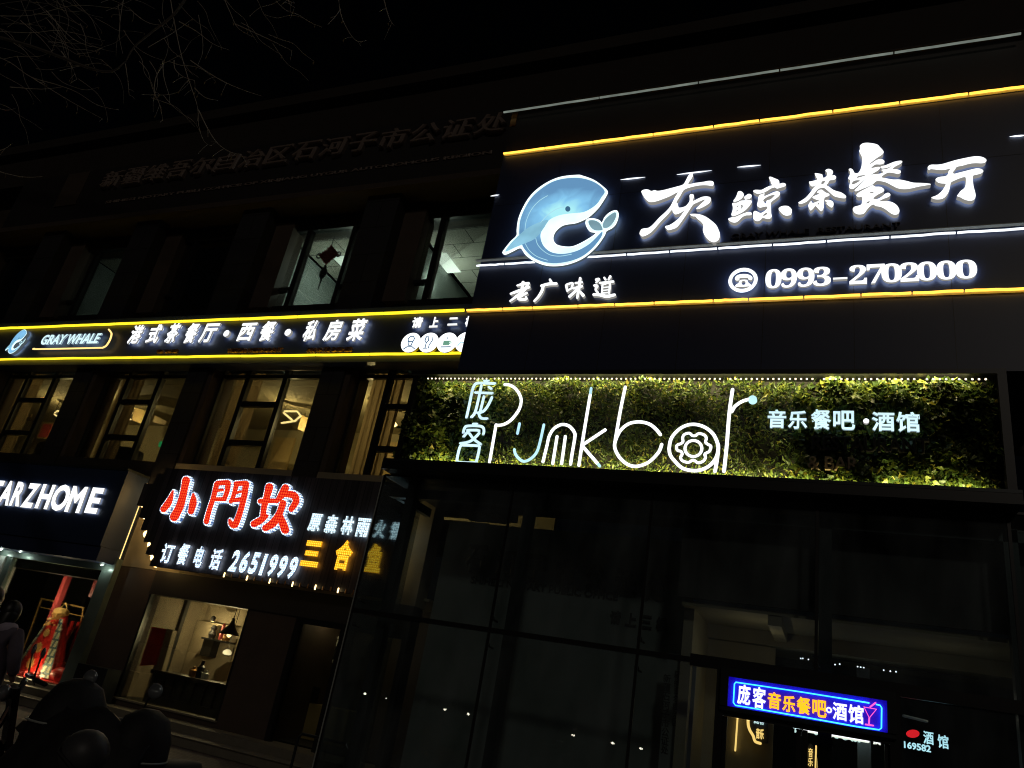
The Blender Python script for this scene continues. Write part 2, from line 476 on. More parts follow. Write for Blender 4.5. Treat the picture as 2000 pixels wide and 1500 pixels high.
# ------------------------------------------------------------------ mesh helpers
class MB:
    def __init__(self):
        self.v, self.f = [], []

    def add(self, vs, fs):
        n = len(self.v)
        self.v += [Vector(p) for p in vs]
        self.f += [tuple(i + n for i in f) for f in fs]
        return self

    def box(self, x0, x1, y0, y1, z0, z1):
        vs = [(x, y, z) for x in (x0, x1) for y in (y0, y1) for z in (z0, z1)]
        return self.add(vs, [(0, 1, 3, 2), (4, 6, 7, 5), (0, 4, 5, 1), (2, 3, 7, 6), (0, 2, 6, 4), (1, 5, 7, 3)])

    def prism(self, pts, d):
        """closed outline (3-D points) pushed by vector d, with both faces"""
        d = Vector(d)
        pts = [Vector(p) for p in pts]
        n = len(pts)
        tri = tessellate_polygon([pts])
        fs = [tuple(t) for t in tri] + [tuple(i + n for i in t[::-1]) for t in tri]
        fs += [(i, (i + 1) % n, (i + 1) % n + n, i + n) for i in range(n)]
        return self.add(pts + [p + d for p in pts], fs)

    def glyph(self, loops, d):
        """outline and holes -> solid letter; first loop is the outer one"""
        d = Vector(d)
        loops = [[Vector(p) for p in l] for l in loops]
        allp = [p for l in loops for p in l]
        n = len(allp)
        tri = tessellate_polygon(loops)
        fs = [tuple(t) for t in tri] + [tuple(i + n for i in t[::-1]) for t in tri]
        k = 0
        for l in loops:
            m = len(l)
            fs += [(k + i, k + (i + 1) % m, k + (i + 1) % m + n, k + i + n) for i in range(m)]
            k += m
        return self.add(allp + [p + d for p in allp], fs)

    def tube(self, pts, r, seg=8, closed=False, caps=True):
        pts = [Vector(p) for p in pts]
        n = len(pts)
        rs = r if isinstance(r, (list, tuple)) else [r] * n
        tg = []
        for i in range(n):
            a = pts[i - 1] if (i or closed) else pts[0]
            b = pts[(i + 1) % n] if (i < n - 1 or closed) else pts[-1]
            t = b - a
            tg.append(t.normalized() if t.length > 1e-9 else Vector((1, 0, 0)))
        up = Vector((0, 1, 0)) if abs(tg[0].y) < 0.9 else Vector((1, 0, 0))
        vs, fs = [], []
        rings = []
        if caps and not closed:
            rings.append((pts[0] - tg[0] * rs[0] * 0.75, tg[0], rs[0] * 0.62))
        rings += [(pts[i], tg[i], rs[i]) for i in range(n)]
        if caps and not closed:
            rings.append((pts[-1] + tg[-1] * rs[-1] * 0.75, tg[-1], rs[-1] * 0.62))
        for p, t, rr in rings:
            a = (up - t * up.dot(t))
            if a.length < 1e-6:
                a = Vector((1, 0, 0)) - t * t.x
            a.normalize()
            up = a
            b = t.cross(a)
            for k in range(seg):
                q = 2 * math.pi * k / seg
                vs.append(p + (a * math.cos(q) + b * math.sin(q)) * rr)
        m = len(rings)
        for i in range(m if closed else m - 1):
            for k in range(seg):
                fs.append((i * seg + k, i * seg + (k + 1) % seg, ((i + 1) % m) * seg + (k + 1) % seg, ((i + 1) % m) * seg + k))
        if not closed:
            fs.append(tuple(range(seg - 1, -1, -1)))
            fs.append(tuple((m - 1) * seg + k for k in range(seg)))
        return self.add(vs, fs)

    def ball(self, c, rx, ry=None, rz=None, seg=12, ring=8):
        ry = rx if ry is None else ry
        rz = rx if rz is None else rz
        c = Vector(c)
        vs, fs = [c + Vector((0, 0, rz))], []
        for i in range(1, ring):
            a = math.pi * i / ring
            for k in range(seg):
                q = 2 * math.pi * k / seg
                vs.append(c + Vector((rx * math.sin(a) * math.cos(q), ry * math.sin(a) * math.sin(q), rz * math.cos(a))))
        vs.append(c - Vector((0, 0, rz)))
        for k in range(seg):
            fs.append((0, 1 + k, 1 + (k + 1) % seg))
            for i in range(ring - 2):
                a, b = 1 + i * seg, 1 + (i + 1) * seg
                fs.append((a + k, b + k, b + (k + 1) % seg, a + (k + 1) % seg))
            e = 1 + (ring - 2) * seg
            fs.append((e + k, len(vs) - 1, e + (k + 1) % seg))
        return self.add(vs, fs)

    def lathe(self, c, prof, seg=16, sx=1.0, sy=1.0):
        """prof: list of (radius, z)"""
        c = Vector(c)
        vs, fs = [], []
        for r, z in prof:
            for k in range(seg):
                q = 2 * math.pi * k / seg
                vs.append(c + Vector((r * sx * math.cos(q), r * sy * math.sin(q), z)))
        for i in range(len(prof) - 1):
            for k in range(seg):
                fs.append((i * seg + k, i * seg + (k + 1) % seg, (i + 1) * seg + (k + 1) % seg, (i + 1) * seg + k))
        fs.append(tuple(range(seg - 1, -1, -1)))
        fs.append(tuple((len(prof) - 1) * seg + k for k in range(seg)))
        return self.add(vs, fs)

    def letters(self, name, m, parent):
        """each separate letter as a mesh of its own"""
        up = list(range(len(self.v)))

        def find(i):
            while up[i] != i:
                up[i] = up[up[i]]
                i = up[i]
            return i
        for f in self.f:
            for k in f[1:]:
                up[find(f[0])] = find(k)
        g = {}
        for f in self.f:
            g.setdefault(find(f[0]), []).append(f)
        for fs in sorted(g.values(), key=lambda q: min(self.v[k].x for f in q for k in f)):
            ids = sorted({k for f in fs for k in f})
            mp = {k: i for i, k in enumerate(ids)}
            MB().add([self.v[k] for k in ids], [tuple(mp[k] for k in f) for f in fs]).build(name, m, parent)

    def build(self, name, m, parent=None, smooth=False):
        lo = Vector([min(p[i] for p in self.v) for i in range(3)])
        hi = Vector([max(p[i] for p in self.v) for i in range(3)])
        c = (lo + hi) / 2
        me = bpy.data.meshes.new(name)
        me.from_pydata([p - c for p in self.v], [], self.f)
        me.materials.append(M[m] if isinstance(m, str) else m)
        if smooth:
            me.polygons.foreach_set('use_smooth', [True] * len(me.polygons))
        me.update()
        if isinstance(m, str) and m in LETTER:          # lamp letters: bright face, dim side wall, added back glow imitating lens bloom
            sd, bk = LETTER[m]
            me.materials.append(M[sd])
            me.materials.append(M[bk])
            my = 0.0
            for p in me.polygons:
                if abs(p.normal.y) < 0.35:
                    p.material_index = 1
                elif p.center.y > my:
                    p.material_index = 2
        o = bpy.data.objects.new(name, me)
        COL.objects.link(o)
        pl = Vector((0, 0, 0))
        q = parent
        while q is not None:
            pl += q.location
            q = q.parent
        o.location = c - pl
        if parent is not None:
            o.parent = parent
        return o


def tag(o, label=None, cat=None, group=None, kind=None):
    for k, v in (('label', label), ('category', cat), ('group', group), ('kind', kind)):
        if v:
            o[k] = v
    return o


def thing(name, label, cat, loc, group=None):
    o = bpy.data.objects.new(name, None)
    o.empty_display_size = 0.2
    COL.objects.link(o)
    o.location = loc
    return tag(o, label, cat, group)


def bx(name, m, par, x0, x1, y0, y1, z0, z1):
    return MB().box(x0, x1, y0, y1, z0, z1).build(name, m, par)


def smooth(pts, n=4, closed=True):
    """Catmull-Rom through points of any dimension"""
    pts = [tuple(p) for p in pts]
    N = len(pts)
    out = []
    for i in range(N if closed else N - 1):
        g = lambda k: pts[k % N] if closed else pts[max(0, min(N - 1, k))]
        p0, p1, p2, p3 = g(i - 1), g(i), g(i + 1), g(i + 2)
        for j in range(n):
            t = j / n
            out.append(tuple(0.5 * (2 * b + (c - a) * t + (2 * a - 5 * b + 4 * c - d) * t * t + (3 * b - a - 3 * c + d) * t ** 3)
                             for a, b, c, d in zip(p0, p1, p2, p3)))
    if not closed:
        out.append(pts[-1])
    return out


def frame_of(ox, oy, s, Y):
    """drawing coordinates of a tracing -> metres on the plane y = Y"""
    return lambda p, dy=0.0: P(ox + p[0] / s, oy + p[1] / s, Y) + Vector((0, dy, 0))


def brush(mb, strokes, T, depth, grow=0.0, dy=0.0):
    """brush strokes with changing width, each a solid strip"""
    for si, st in enumerate(strokes):
        q = smooth(st, 5, False)
        L_, R_ = [], []
        n = len(q)
        for i, (x, y, r) in enumerate(q):
            r = max(2, r + grow)
            a, b = q[max(0, i - 1)], q[min(n - 1, i + 1)]
            tx, ty = b[0] - a[0], b[1] - a[1]
            l = math.hypot(tx, ty) or 1
            nx, ny = -ty / l, tx / l
            L_.append((x + nx * r, y + ny * r))
            R_.append((x - nx * r, y - ny * r))

        def cap(p, frm, steps=5):
            c = (p[0], p[1])
            a0 = math.atan2(frm[1] - c[1], frm[0] - c[0])
            rr = math.hypot(frm[0] - c[0], frm[1] - c[1])
            return [(c[0] + rr * math.cos(a0 + s), c[1] + rr * math.sin(a0 + s)) for s in
                    [-math.pi * (k + 1) / (steps + 1) for k in range(steps)]]
        loop = L_ + cap(q[-1], L_[-1]) + R_[::-1] + cap(q[0], R_[0])
        m = len(loop)
        e = cap(q[-1], L_[-1])
        off = dy - 0.0012 * si
        pts = [T(p, off) for p in loop]
        D = Vector((0, depth, 0))
        nl = len(L_)
        fs = []
        for i in range(nl - 1):
            ri = nl + len(e) + (nl - 1 - i)
            fs.append((i, i + 1, ri - 1, ri))
        fs.append(tuple([nl - 1] + list(range(nl, nl + len(e))) + [nl + len(e)]))
        s0 = 2 * nl + len(e)
        fs.append(tuple([s0 - 1] + list(range(s0, m)) + [0]))
        fs += [(i, (i + 1) % m, (i + 1) % m + m, i + m) for i in range(m)]
        mb.add(pts + [p + D for p in pts], fs)
    return mb


_tc = {}


def text_geo(s, bold=0.0, ext=0.05):
    key = (s, bold)
    if key in _tc:
        return _tc[key]
    c = bpy.data.curves.new('lettering', 'FONT')
    c.body = s
    c.extrude = ext
    c.resolution_u = 3
    if bold:
        c.bevel_depth = bold
        c.bevel_resolution = 0
    o = bpy.data.objects.new('lettering', c)
    COL.objects.link(o)
    dg = bpy.context.evaluated_depsgraph_get()
    me = bpy.data.meshes.new_from_object(o.evaluated_get(dg))
    vs = [v.co.copy() for v in me.vertices]
    fs = [tuple(p.vertices) for p in me.polygons]
    bpy.data.objects.remove(o)
    bpy.data.curves.remove(c)
    bpy.data.meshes.remove(me)
    _tc[key] = (vs, fs)
    return vs, fs


def text(mb, s, bl, tr, Y, depth=0.06, bold=0.0, shear=0.0):
    """lettering fitted between its lower-left and upper-right corner on the plane y = Y (front face)"""
    vs, fs = text_geo(s, bold)
    a, b = P(bl[0], bl[1], Y), P(tr[0], tr[1], Y)
    x0, x1 = min(v.x for v in vs), max(v.x for v in vs)
    y0, y1 = min(v.y for v in vs), max(v.y for v in vs)
    z0, z1 = min(v.z for v in vs), max(v.z for v in vs)
    H = b.z - a.z
    W = b.x - a.x - shear * H
    out = []
    for v in vs:
        t = (v.y - y0) / (y1 - y0)
        out.append(Vector((a.x + (v.x - x0) / (x1 - x0) * W + shear * H * t, Y + (z1 - v.z) / (z1 - z0) * depth, a.z + t * H)))
    return mb.add(out, fs)


def tubes(mb, T, lines, r, n=5, dy=0.0):
    for l in lines:
        q = smooth(l, n, False) if len(l) > 2 else l
        mb.tube([T(p, dy) for p in q], r)
    return mb


def disc(mb, c, r, d, seg=28):
    pts = [Vector((c.x + r * math.cos(2 * math.pi * k / seg), c.y, c.z + r * math.sin(2 * math.pi * k / seg))) for k in range(seg)]
    return mb.prism(pts, (0, d, 0))


def lamp(parent, loc, energy, col, size=0.15, name='bulb_light'):
    l = bpy.data.lights.new(name, 'POINT')
    l.energy = energy
    l.color = col
    l.shadow_soft_size = 0.0
    o = bpy.data.objects.new(name, l)
    COL.objects.link(o)
    pl = Vector((0, 0, 0))
    q = parent
    while q is not None:
        pl += q.location
        q = q.parent
    o.location = Vector(loc) - pl
    o.parent = parent
    return o


YV, YS, YL = 10.0, 10.25, 12.0      # vestibule glass, upper sign face, left facade


def zr(k, Y):
    return EYE + k * Y


# ------------------------------------------------------------------ ground
g = MB().box(-160, 160, -60, 9.0, -0.5, -0.12).build('road', 'asphalt')
tag(g, kind='structure')
g = MB().box(-160, 160, 2.5, 13.2, -0.45, 0.0).build('pavement', 'pave')
tag(g, kind='structure')
g = MB().box(-160, 160, 2.3, 2.5, -0.45, 0.02).build('kerb', 'step')
tag(g, kind='structure')
g = MB().box(-40, -6.72, 11.0, 11.5, 0.002, 0.14).box(-40, -6.72, 11.5, 12.4, 0.002, 0.27).box(-40, -6.72, 10.97, 11.02, 0.142, 0.155).build('shop_steps', 'step')
tag(g, kind='structure')

# ------------------------------------------------------------------ left office building
BAY = 3.88
ZB0, ZB1 = zr(0.511, 11.7), zr(0.603, 11.7)      # restaurant band sign
Z2a, Z2b = zr(0.293, 12), ZB0 + 0.15             # second-floor glass
Z3a, Z3b = zr(0.622, 12.5), zr(0.80, 12.5)       # third-floor glass
ZS = zr(0.885, 12)                               # underside of the notary fascia
ZR = zr(1.18, 12)                                # roof edge
XR = -5.4
office = thing('office_building', 'dark three-storey stone building with tall windows left of the black restaurant box', 'building', (-16, 12, 0))
PX = [-33.1 + BAY * k for k in range(8)]         # pilaster centres
mb = MB()
mb.box(-36, XR, 12.62, 12.9, Z3b, ZS + 2.5)      # wall over third-floor windows
mb.box(-36, XR, 12.62, 12.9, ZB1 - 0.05, Z3a)
mb.box(-36, XR, 12.40, 12.9, 4.7, Z2a)
mb.build('wall', 'stone', office)
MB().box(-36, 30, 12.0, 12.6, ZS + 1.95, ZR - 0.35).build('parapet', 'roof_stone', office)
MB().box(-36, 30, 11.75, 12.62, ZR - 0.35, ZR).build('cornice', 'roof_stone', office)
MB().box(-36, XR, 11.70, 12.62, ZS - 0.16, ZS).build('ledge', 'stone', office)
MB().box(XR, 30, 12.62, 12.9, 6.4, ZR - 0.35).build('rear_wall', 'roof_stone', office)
for x in PX:
    bx('pilaster', 'stone_dark', office, x - 0.33, x + 0.27, 11.95, 12.7, Z2a - 0.6, ZB0)
    bx('reveal', 'stone', office, x + 0.27, x + 0.40, 12.02, 12.7, Z2a - 0.6, ZB0)
    bx('upper_pilaster', 'stone_dark', office, x - 0.46, x + 0.46, 11.95, 12.62, ZB1, ZS - 0.16)
    bx('upper_reveal', 'stone', office, x + 0.46, x + 1.05, 12.30, 12.75, Z3a - 0.1, Z3b + 0.2)
for k in range(7):
    xa, xb = PX[k] + 0.40, PX[k + 1] - 0.33
    m1, m2 = -16.39 + BAY * (k - 4), -15.29 + BAY * (k - 4)
    if xa > -28:
        # second-floor window: full-height panes, two mullions, two rails in the middle light
        f = MB()
        f.box(m1 - 0.06, m1 + 0.06, 12.30, 12.42, Z2a, Z2b).box(m2 - 0.06, m2 + 0.06, 12.30, 12.42, Z2a, Z2b)
        f.box(m1 + 0.06, m2 - 0.06, 12.31, 12.41, 6.74, 6.86).box(m1 + 0.06, m2 - 0.06, 12.31, 12.41, 5.80, 5.92)
        f.box(xa, xb + 0.3, 12.31, 12.41, Z2b - 0.38, Z2b - 0.30).box(xa, xb + 0.3, 12.30, 12.42, Z2a - 0.08, Z2a + 0.04)
        f.box(xa, xa + 0.06, 12.30, 12.42, Z2a, Z2b)
        win = f.build('window', 'frame', office)
        MB().box(xa, xb + 0.3, 12.355, 12.365, Z2a, Z2b).build('pane', 'pane', win)
        # third-floor window
        wx0, wx1 = -12.68 + BAY * (k - 5), -10.45 + BAY * (k - 5)
        a1, a2 = -12.24 + BAY * (k - 5), -10.86 + BAY * (k - 5)
        f = MB()
        f.box(wx0 - 0.35, wx0, 12.45, 12.62, Z3a - 0.15, Z3b + 0.35).box(wx1, wx1 + 0.1, 12.45, 12.62, Z3a - 0.15, Z3b + 0.35)
        f.box(wx0, wx1, 12.45, 12.62, Z3b, Z3b + 0.35).box(wx0, wx1, 12.45, 12.62, Z3a - 0.15, Z3a)
        f.box(a1 - 0.07, a1 + 0.07, 12.46, 12.61, Z3a, Z3b).box(a2 - 0.06, a2 + 0.06, 12.46, 12.61, Z3a, Z3b)
        f.box(wx0, a1 - 0.07, 12.47, 12.6, 9.93, 10.02).box(a2 + 0.06, wx1, 12.47, 12.6, 9.93, 10.02)
        win = f.build('window', 'frame', office)
        MB().box(wx0, wx1, 12.53, 12.54, Z3a, Z3b).build('pane', 'pane', win)
        # rooms behind the third floor
        MB().box(xa, xb + 0.5, 18.4, 18.5, 8.6, 12.1).box(xb + 0.45, xb + 0.55, 12.9, 18.4, 8.6, 12.0).box(xa - 0.02, xb + 0.45, 12.9, 18.4, 8.55, 8.65).build('office_room', 'office', office)
        MB().box(xa - 0.02, xb + 0.44, 12.9, 18.4, 11.95, 12.05).build('tile_ceiling', 'tiles', office)
# one dining room behind the second floor
mb = MB()
mb.box(-28, -6, 16.6, 16.75, 4.6, 7.9)
mb.build('dining_room_wall', 'room', office)
MB().box(-28, -6, 12.9, 16.6, 7.75, 7.85).build('dining_room_ceiling', 'room_ceiling', office)
MB().box(-28, -6, 12.9, 16.6, 4.55, 4.65).build('dining_room_floor', 'room', office)
for x, wd in ((-15.0, 0.7), (-13.9, 0.5), (-19.2, 0.7), (-11.4, 0.9)):
    bx('wood_panel', 'wood', office, x, x + wd, 16.53, 16.598, 4.66, 7.5)
for lab, q in (('bright wood board', [(264, 796), (286, 803), (278, 829), (257, 820)]), ('bright wood board', [(302, 811), (326, 823), (322, 830), (298, 824)]), ('bright wood board', [(589, 810), (609, 820), (602, 846), (581, 838)])):
    c = sum((P(x, y, 15.0) for x, y in q), Vector()) / 4
    MB().prism([P(x, y, 15.0) for x, y in q], (0, 0.05, 0)).build('wood_panel', 'wood', office)
for x in (-20.9, -17.0, -13.15, -9.25):
    c = MB()
    q = []
    for i in range(25):
        q.append((x + i * 0.035, 12.62 + 0.05 * math.sin(i * 1.3) + 0.02 * math.sin(i * 3.1)))
    vs = [(a, b, z) for z in (4.7, 7.7) for a, b in q]
    c.add(vs, [(i, i + 1, i + 26, i + 25) for i in range(24)])
    c.build('curtain', 'curtain', office, True)


# ------------------------------------------------------------------ lamps, pictures, furniture seen through the upper windows
def zigzag_lamp(label, pts, Y, r=0.035, energy=18, wide=False):
    t = thing('chandelier', label, 'ceiling lamp', P(pts[0][0][0], pts[0][0][1], Y))
    for l in pts:
        MB().tube([P(x, y, Y + 0.12 * i) for i, (x, y) in enumerate(l)], r).build('light_bar', 'E_warm', t)
    c = P(pts[0][0][0], pts[0][0][1], Y)
    MB().tube([c, (c.x, c.y, 7.75)], 0.008, 6).build('cable', 'black', t)
    lamp(t, c + Vector((0, 0, -0.15)), energy, (1.0, 0.74, 0.33), 0.3)
    return t


LG = 'warm lamps in the dining room'
zigzag_lamp('zigzag warm lamp left of the lit wood board, behind the second-floor window', [[(237, 797), (262, 797)], [(237, 804), (258, 806)], [(235, 812), (257, 808)], [(236, 814), (255, 819)]], 14.4, 0.026, 80)['group'] = LG
zigzag_lamp('angular warm lamp beside the lit wood board in the third dining window', [[(556, 803), (580, 803), (587, 812)], [(587, 812), (576, 822), (550, 826)], [(554, 806), (570, 820)]], 14.4, 0.026, 80)['group'] = LG
zigzag_lamp('looped warm lamp glowing close to the left end of the plant wall', [[(716, 830), (728, 815), (745, 813), (748, 822)], [(716, 832), (730, 840), (748, 830)], [(728, 822), (745, 828), (747, 838)], [(755, 828), (768, 822), (774, 830), (762, 836)]], 14.2, 0.03, 80)['group'] = LG
zigzag_lamp('small round warm lamp high above the red framed picture', [[(107, 806), (112, 802), (119, 805)], [(106, 809), (113, 814), (119, 812)]], 14.6, 0.022, 90)['group'] = LG
for lab, q, m in (('small dark framed picture behind the far left dining window', [(47, 790), (74, 786), (68, 815), (42, 808)], 'room'),
                  ('red framed picture under the small round lamp', [(83, 830), (106, 833), (98, 857), (75, 847)], 'red_post')):
    c = sum((P(x, y, 15.9) for x, y in q), Vector()) / 4
    t = thing('picture', lab, 'picture', c, 'pictures in the dining room')
    MB().box(c.x - 0.28, c.x + 0.28, 15.87, 15.90, c.z - 0.28, c.z + 0.28).build('picture_frame', 'wood', t)
    MB().box(c.x - 0.23, c.x + 0.23, 15.855, 15.872, c.z - 0.23, c.z + 0.23).build('print', m, t)
for lab, (x, y), wd in (('dark sofa back showing low in the zigzag-lamp window', (232, 893), 0.55), ('dark chair back low in the far left dining window', (80, 882), 0.3)):
    c = P(x, y, 13.2)
    t = thing('sofa', lab, 'sofa', (c.x, 13.2, 4.65), 'seats in the dining room')
    MB().prism([P(0, 0, 13.2) * 0 + Vector((c.x + a, 13.2, c.z + b)) for a, b in smooth([(-wd, -0.8), (-wd, 0.05), (-wd * 0.8, 0.25), (0, 0.30), (wd * 0.8, 0.25), (wd, 0.05), (wd, -0.8)], 4)], (0, 0.25, 0)).build('backrest', 'rubber', t)
    MB().box(c.x - wd, c.x + wd, 13.45, 14.0, 4.66, 5.1).build('seat', 'rubber', t)
c = P(316, 867, 15.0)
t = MB().box(c.x - 0.12, c.x + 0.12, 15, 15.04, c.z - 0.08, c.z + 0.08).build('exit_sign', 'E_green')
tag(t, 'tiny green exit light behind the zigzag-lamp window', 'exit sign')
# third-floor ceiling lamps
for lab, q, en in (('bright square ceiling lamp in the window next to the black restaurant box', [(831, 504), (868, 502), (886, 527), (855, 528)], 26),
                   ('half hidden ceiling lamp at the right edge of the knot window', [(680, 514), (692, 512), (700, 524), (686, 524)], 20),
                   ('faint triangular glimpse of a ceiling lamp in the dim third-floor window', [(325, 553), (331, 541), (340, 554), (330, 556)], 3)):
    c = sum((PZ(x, y, 11.93) for x, y in q), Vector()) / 4
    t = thing('ceiling_lamp', lab, 'ceiling lamp', c, 'square office ceiling lamps')
    s = 0.40 if en > 5 else 0.12
    MB().box(c.x - s, c.x + s, c.y - s * 1.15, c.y + s * 1.15, 11.935, 11.945).build('diffuser', 'E_panel', t)
    MB().box(c.x - s - .03, c.x + s + .03, c.y - s * 1.15 - .03, c.y + s * 1.15 + .03, 11.946, 11.949).build('frame', 'white', t)
    lamp(t, c + Vector((0, -0.3, -0.7)), en * 2.6, (0.80, 1.0, 0.93), 0.3)
# Chinese knot at the glass
c = P(641, 497, 12.75)
t = thing('knot_ornament', 'dark diamond-shaped Chinese knot hanging inside the third-floor window', 'ornament', c)
loop = []
for i in range(32):
    a = 2 * math.pi * i / 32
    d = 0.27 / (abs(math.cos(a)) + abs(math.sin(a)))
    d *= 1.0 if i % 2 else 1.16
    loop.append((c.x + d * math.cos(a), 12.75, c.z + d * math.sin(a)))
MB().prism(loop, (0, 0.04, 0)).build('knot', mat('dark_red_cord', (0.24, 0.025, 0.02), 0.8), t)
mb = MB()
for s in (-1, 1):
    mb.tube([(c.x + s * 0.30 + 0.07 * math.cos(2 * math.pi * k / 12), 12.77, c.z + 0.07 * math.sin(2 * math.pi * k / 12)) for k in range(12)], 0.018, 6, True)
mb.build('loop', 'dark_text', t)
MB().tube([(c.x, 12.77, c.z + 0.28), (c.x, 12.77, c.z + 0.62)], 0.012, 6).build('cord', 'dark_text', t)
MB().lathe((c.x, 12.77, c.z - 0.62), [(0.015, -0.42), (0.03, -0.1), (0.10, 0.0), (0.12, 0.12), (0.06, 0.22), (0.02, 0.34)], 10, 1, 0.4).build('tassel', 'dark_text', t)

# ------------------------------------------------------------------ notary fascia sign (unlit)
t = thing('notary_sign', 'unlit dark fascia sign with raised notary office characters above the third floor', 'sign', (-14, 11.8, ZS))
MB().box(-24, XR, 11.83, 12.0, ZS, ZS + 1.95).build('board', 'fascia', t)
# characters: spread along the board between the traced ends
s = '新疆维吾尔自治区石河子市公证处'
a, b = P(190, 376, 11.78), P(985, 277, 11.78)
top = P(985, 218, 11.78).z
for i, ch in enumerate(s):
    x0 = a.x + (b.x - a.x) * i / 15
    x1 = x0 + (b.x - a.x) / 16.2
    vs, fs = text_geo(ch, 0.035)
    lo = [min(v[j] for v in vs) for j in range(3)]
    hi = [max(v[j] for v in vs) for j in range(3)]
    H = top - a.z - 0.15
    MB().add([(x0 + (v.x - lo[0]) / (hi[0] - lo[0]) * (x1 - x0) + 0.12 * (v.y - lo[1]), 11.70 + (hi[2] - v.z) * 1.0, a.z + 0.1 + (v.y - lo[1]) / (hi[1] - lo[1]) * H) for v in vs], fs).build('character', 'plaque', t)
text(MB(), 'SHIHEZI NOTARY PUBLI COFFICE OF XINJIANG UYGUR AUTONOMOUS REGION', (203, 399), (961, 293), 11.80, 0.03, 0.045).letters('letter', 'plaque', t)
a, b = P(105, 405, 11.82), P(178, 335, 11.82)
MB().box(a.x, b.x, 11.80, 11.829, a.z, b.z).build('plaque', 'stone', t)


# ------------------------------------------------------------------ LED strips
def strip(parent, m, a, b, Y, r=0.03, gaps=8, wob=0.006, name='led_strip', tray=None):
    """run of LED tube pieces clipped along a straight line, slightly uneven"""
    a, b = P(a[0], a[1], Y), P(b[0], b[1], Y)
    b.z = a.z = (a.z + b.z) / 2
    if tray:
        MB().box(a.x, b.x, tray - 0.012, tray - 0.001, a.z - 0.035, a.z + 0.04).build('strip_tray', 'trim', parent)
    ts = [0] + sorted(min(0.98, max(0.02, (k + random.uniform(-.2, .2)) / gaps)) for k in range(1, gaps)) + [1]
    for k in range(gaps):
        p, q = a.lerp(b, ts[k]), a.lerp(b, ts[k + 1])
        n = 6
        pts = []
        for i in range(n + 1):
            u = p.lerp(q, i / n)
            u.z += random.uniform(-wob, wob) * (0 if i in (0, n) else 1)
            pts.append(u)
        pts[0].x += 0.012
        pts[-1].x -= 0.012
        MB().tube(pts, r, 6, False, False).build(name, m, parent)


# whale emblem, traced once in its own drawing coordinates
W_OUT = [(1080, 155), (1140, 165), (1280, 215), (1380, 280), (1460, 350), (1475, 385), (1450, 440), (1400, 520), (1350, 590), (1260, 680), (1180, 735), (1060, 785), (960, 800), (880, 820), (810, 870), (765, 930), (750, 1000), (775, 1060), (830, 1095), (950, 1112), (1050, 1095), (1200, 1020), (1330, 925), (1250, 900), (1205, 840), (1190, 780), (1215, 740), (1290, 735), (1360, 755), (1405, 790), (1440, 720), (1500, 660), (1570, 628), (1610, 640), (1618, 700), (1590, 790), (1540, 850), (1460, 895), (1430, 960), (1330, 1100), (1200, 1220), (1080, 1290), (930, 1340), (780, 1358), (640, 1345), (500, 1290), (390, 1210), (320, 1120), (220, 1160), (120, 1205), (85, 1185), (110, 1140), (190, 1040), (270, 960), (275, 880), (295, 740), (350, 600), (440, 450), (560, 330), (720, 230), (880, 175)]
W_BODY = [(1090, 190), (1250, 225), (1370, 290), (1440, 370), (1400, 440), (1340, 530), (1250, 600), (1150, 645), (1000, 660), (860, 680), (760, 715), (690, 760), (640, 840), (590, 920), (590, 1010), (630, 1100), (710, 1170), (820, 1200), (950, 1195), (1100, 1150), (1250, 1060), (1380, 930), (1410, 910), (1390, 980), (1290, 1110), (1160, 1220), (1000, 1290), (800, 1325), (640, 1310), (500, 1255), (400, 1170), (345, 1090), (305, 960), (305, 850), (320, 740), (380, 590), (470, 450), (590, 340), (740, 245), (900, 200)]
W_FIN = [(690, 755), (560, 790), (420, 860), (300, 960), (200, 1060), (120, 1172), (240, 1122), (380, 1065), (500, 1010), (590, 920), (640, 840)]
W_T1 = [(1225, 765), (1300, 755), (1370, 790), (1410, 860), (1400, 885), (1310, 885), (1250, 840)]
W_T2 = [(1420, 850), (1425, 780), (1480, 710), (1560, 655), (1590, 660), (1585, 720), (1540, 800), (1480, 850)]
W_ARC = [[(380, 890), (400, 760), (470, 610), (570, 500), (680, 430)], [(385, 1070), (440, 1160), (540, 1240), (680, 1290)], [(525, 1000), (550, 1080), (620, 1160), (720, 1220), (850, 1235), (1000, 1210)], [(590, 790), (680, 690), (800, 610), (900, 580)]]


def emblem(parent, T, k, flat=False):
    """layers of the whale lamp, each a few millimetres proud of the one behind"""
    D = Vector((0, 0.10 * k, 0))

    def lay(pts, dy, name, m, par, d=0.006):
        return MB().glyph([[T(p, dy) for p in smooth(pts, 4)]], (0, d, 0)).build(name, m, par)
    base = MB().glyph([[T(p) for p in smooth(W_OUT, 4)]], D).build('emblem', 'E_belly' if not flat else 'E_belly', parent)
    lay(W_BODY, -0.008, 'body', 'whale' if not flat else 'E_blue', base)
    lay(W_FIN, -0.018, 'fin', 'E_fin', base)
    lay(W_T1, -0.008, 'fluke', 'E_tail', base)
    lay(W_T2, -0.008, 'fluke', 'E_tail', base)
    eye = [(950 + 34 * math.cos(a * math.pi / 8), 605 + 36 * math.sin(a * math.pi / 8)) for a in range(16)]
    lay(eye, -0.012, 'eye', 'E_eye', base, 0.004)
    if not flat:
        q = smooth(W_OUT, 4)
        MB().tube([T(p, -0.004) for p in q], 0.010, 6, True).build('rim', 'E_rim', base)
        mb = MB()
        tubes(mb, T, W_ARC, 0.006, 4, -0.014)
        mb.build('arc_line', 'E_line', base)
    return base


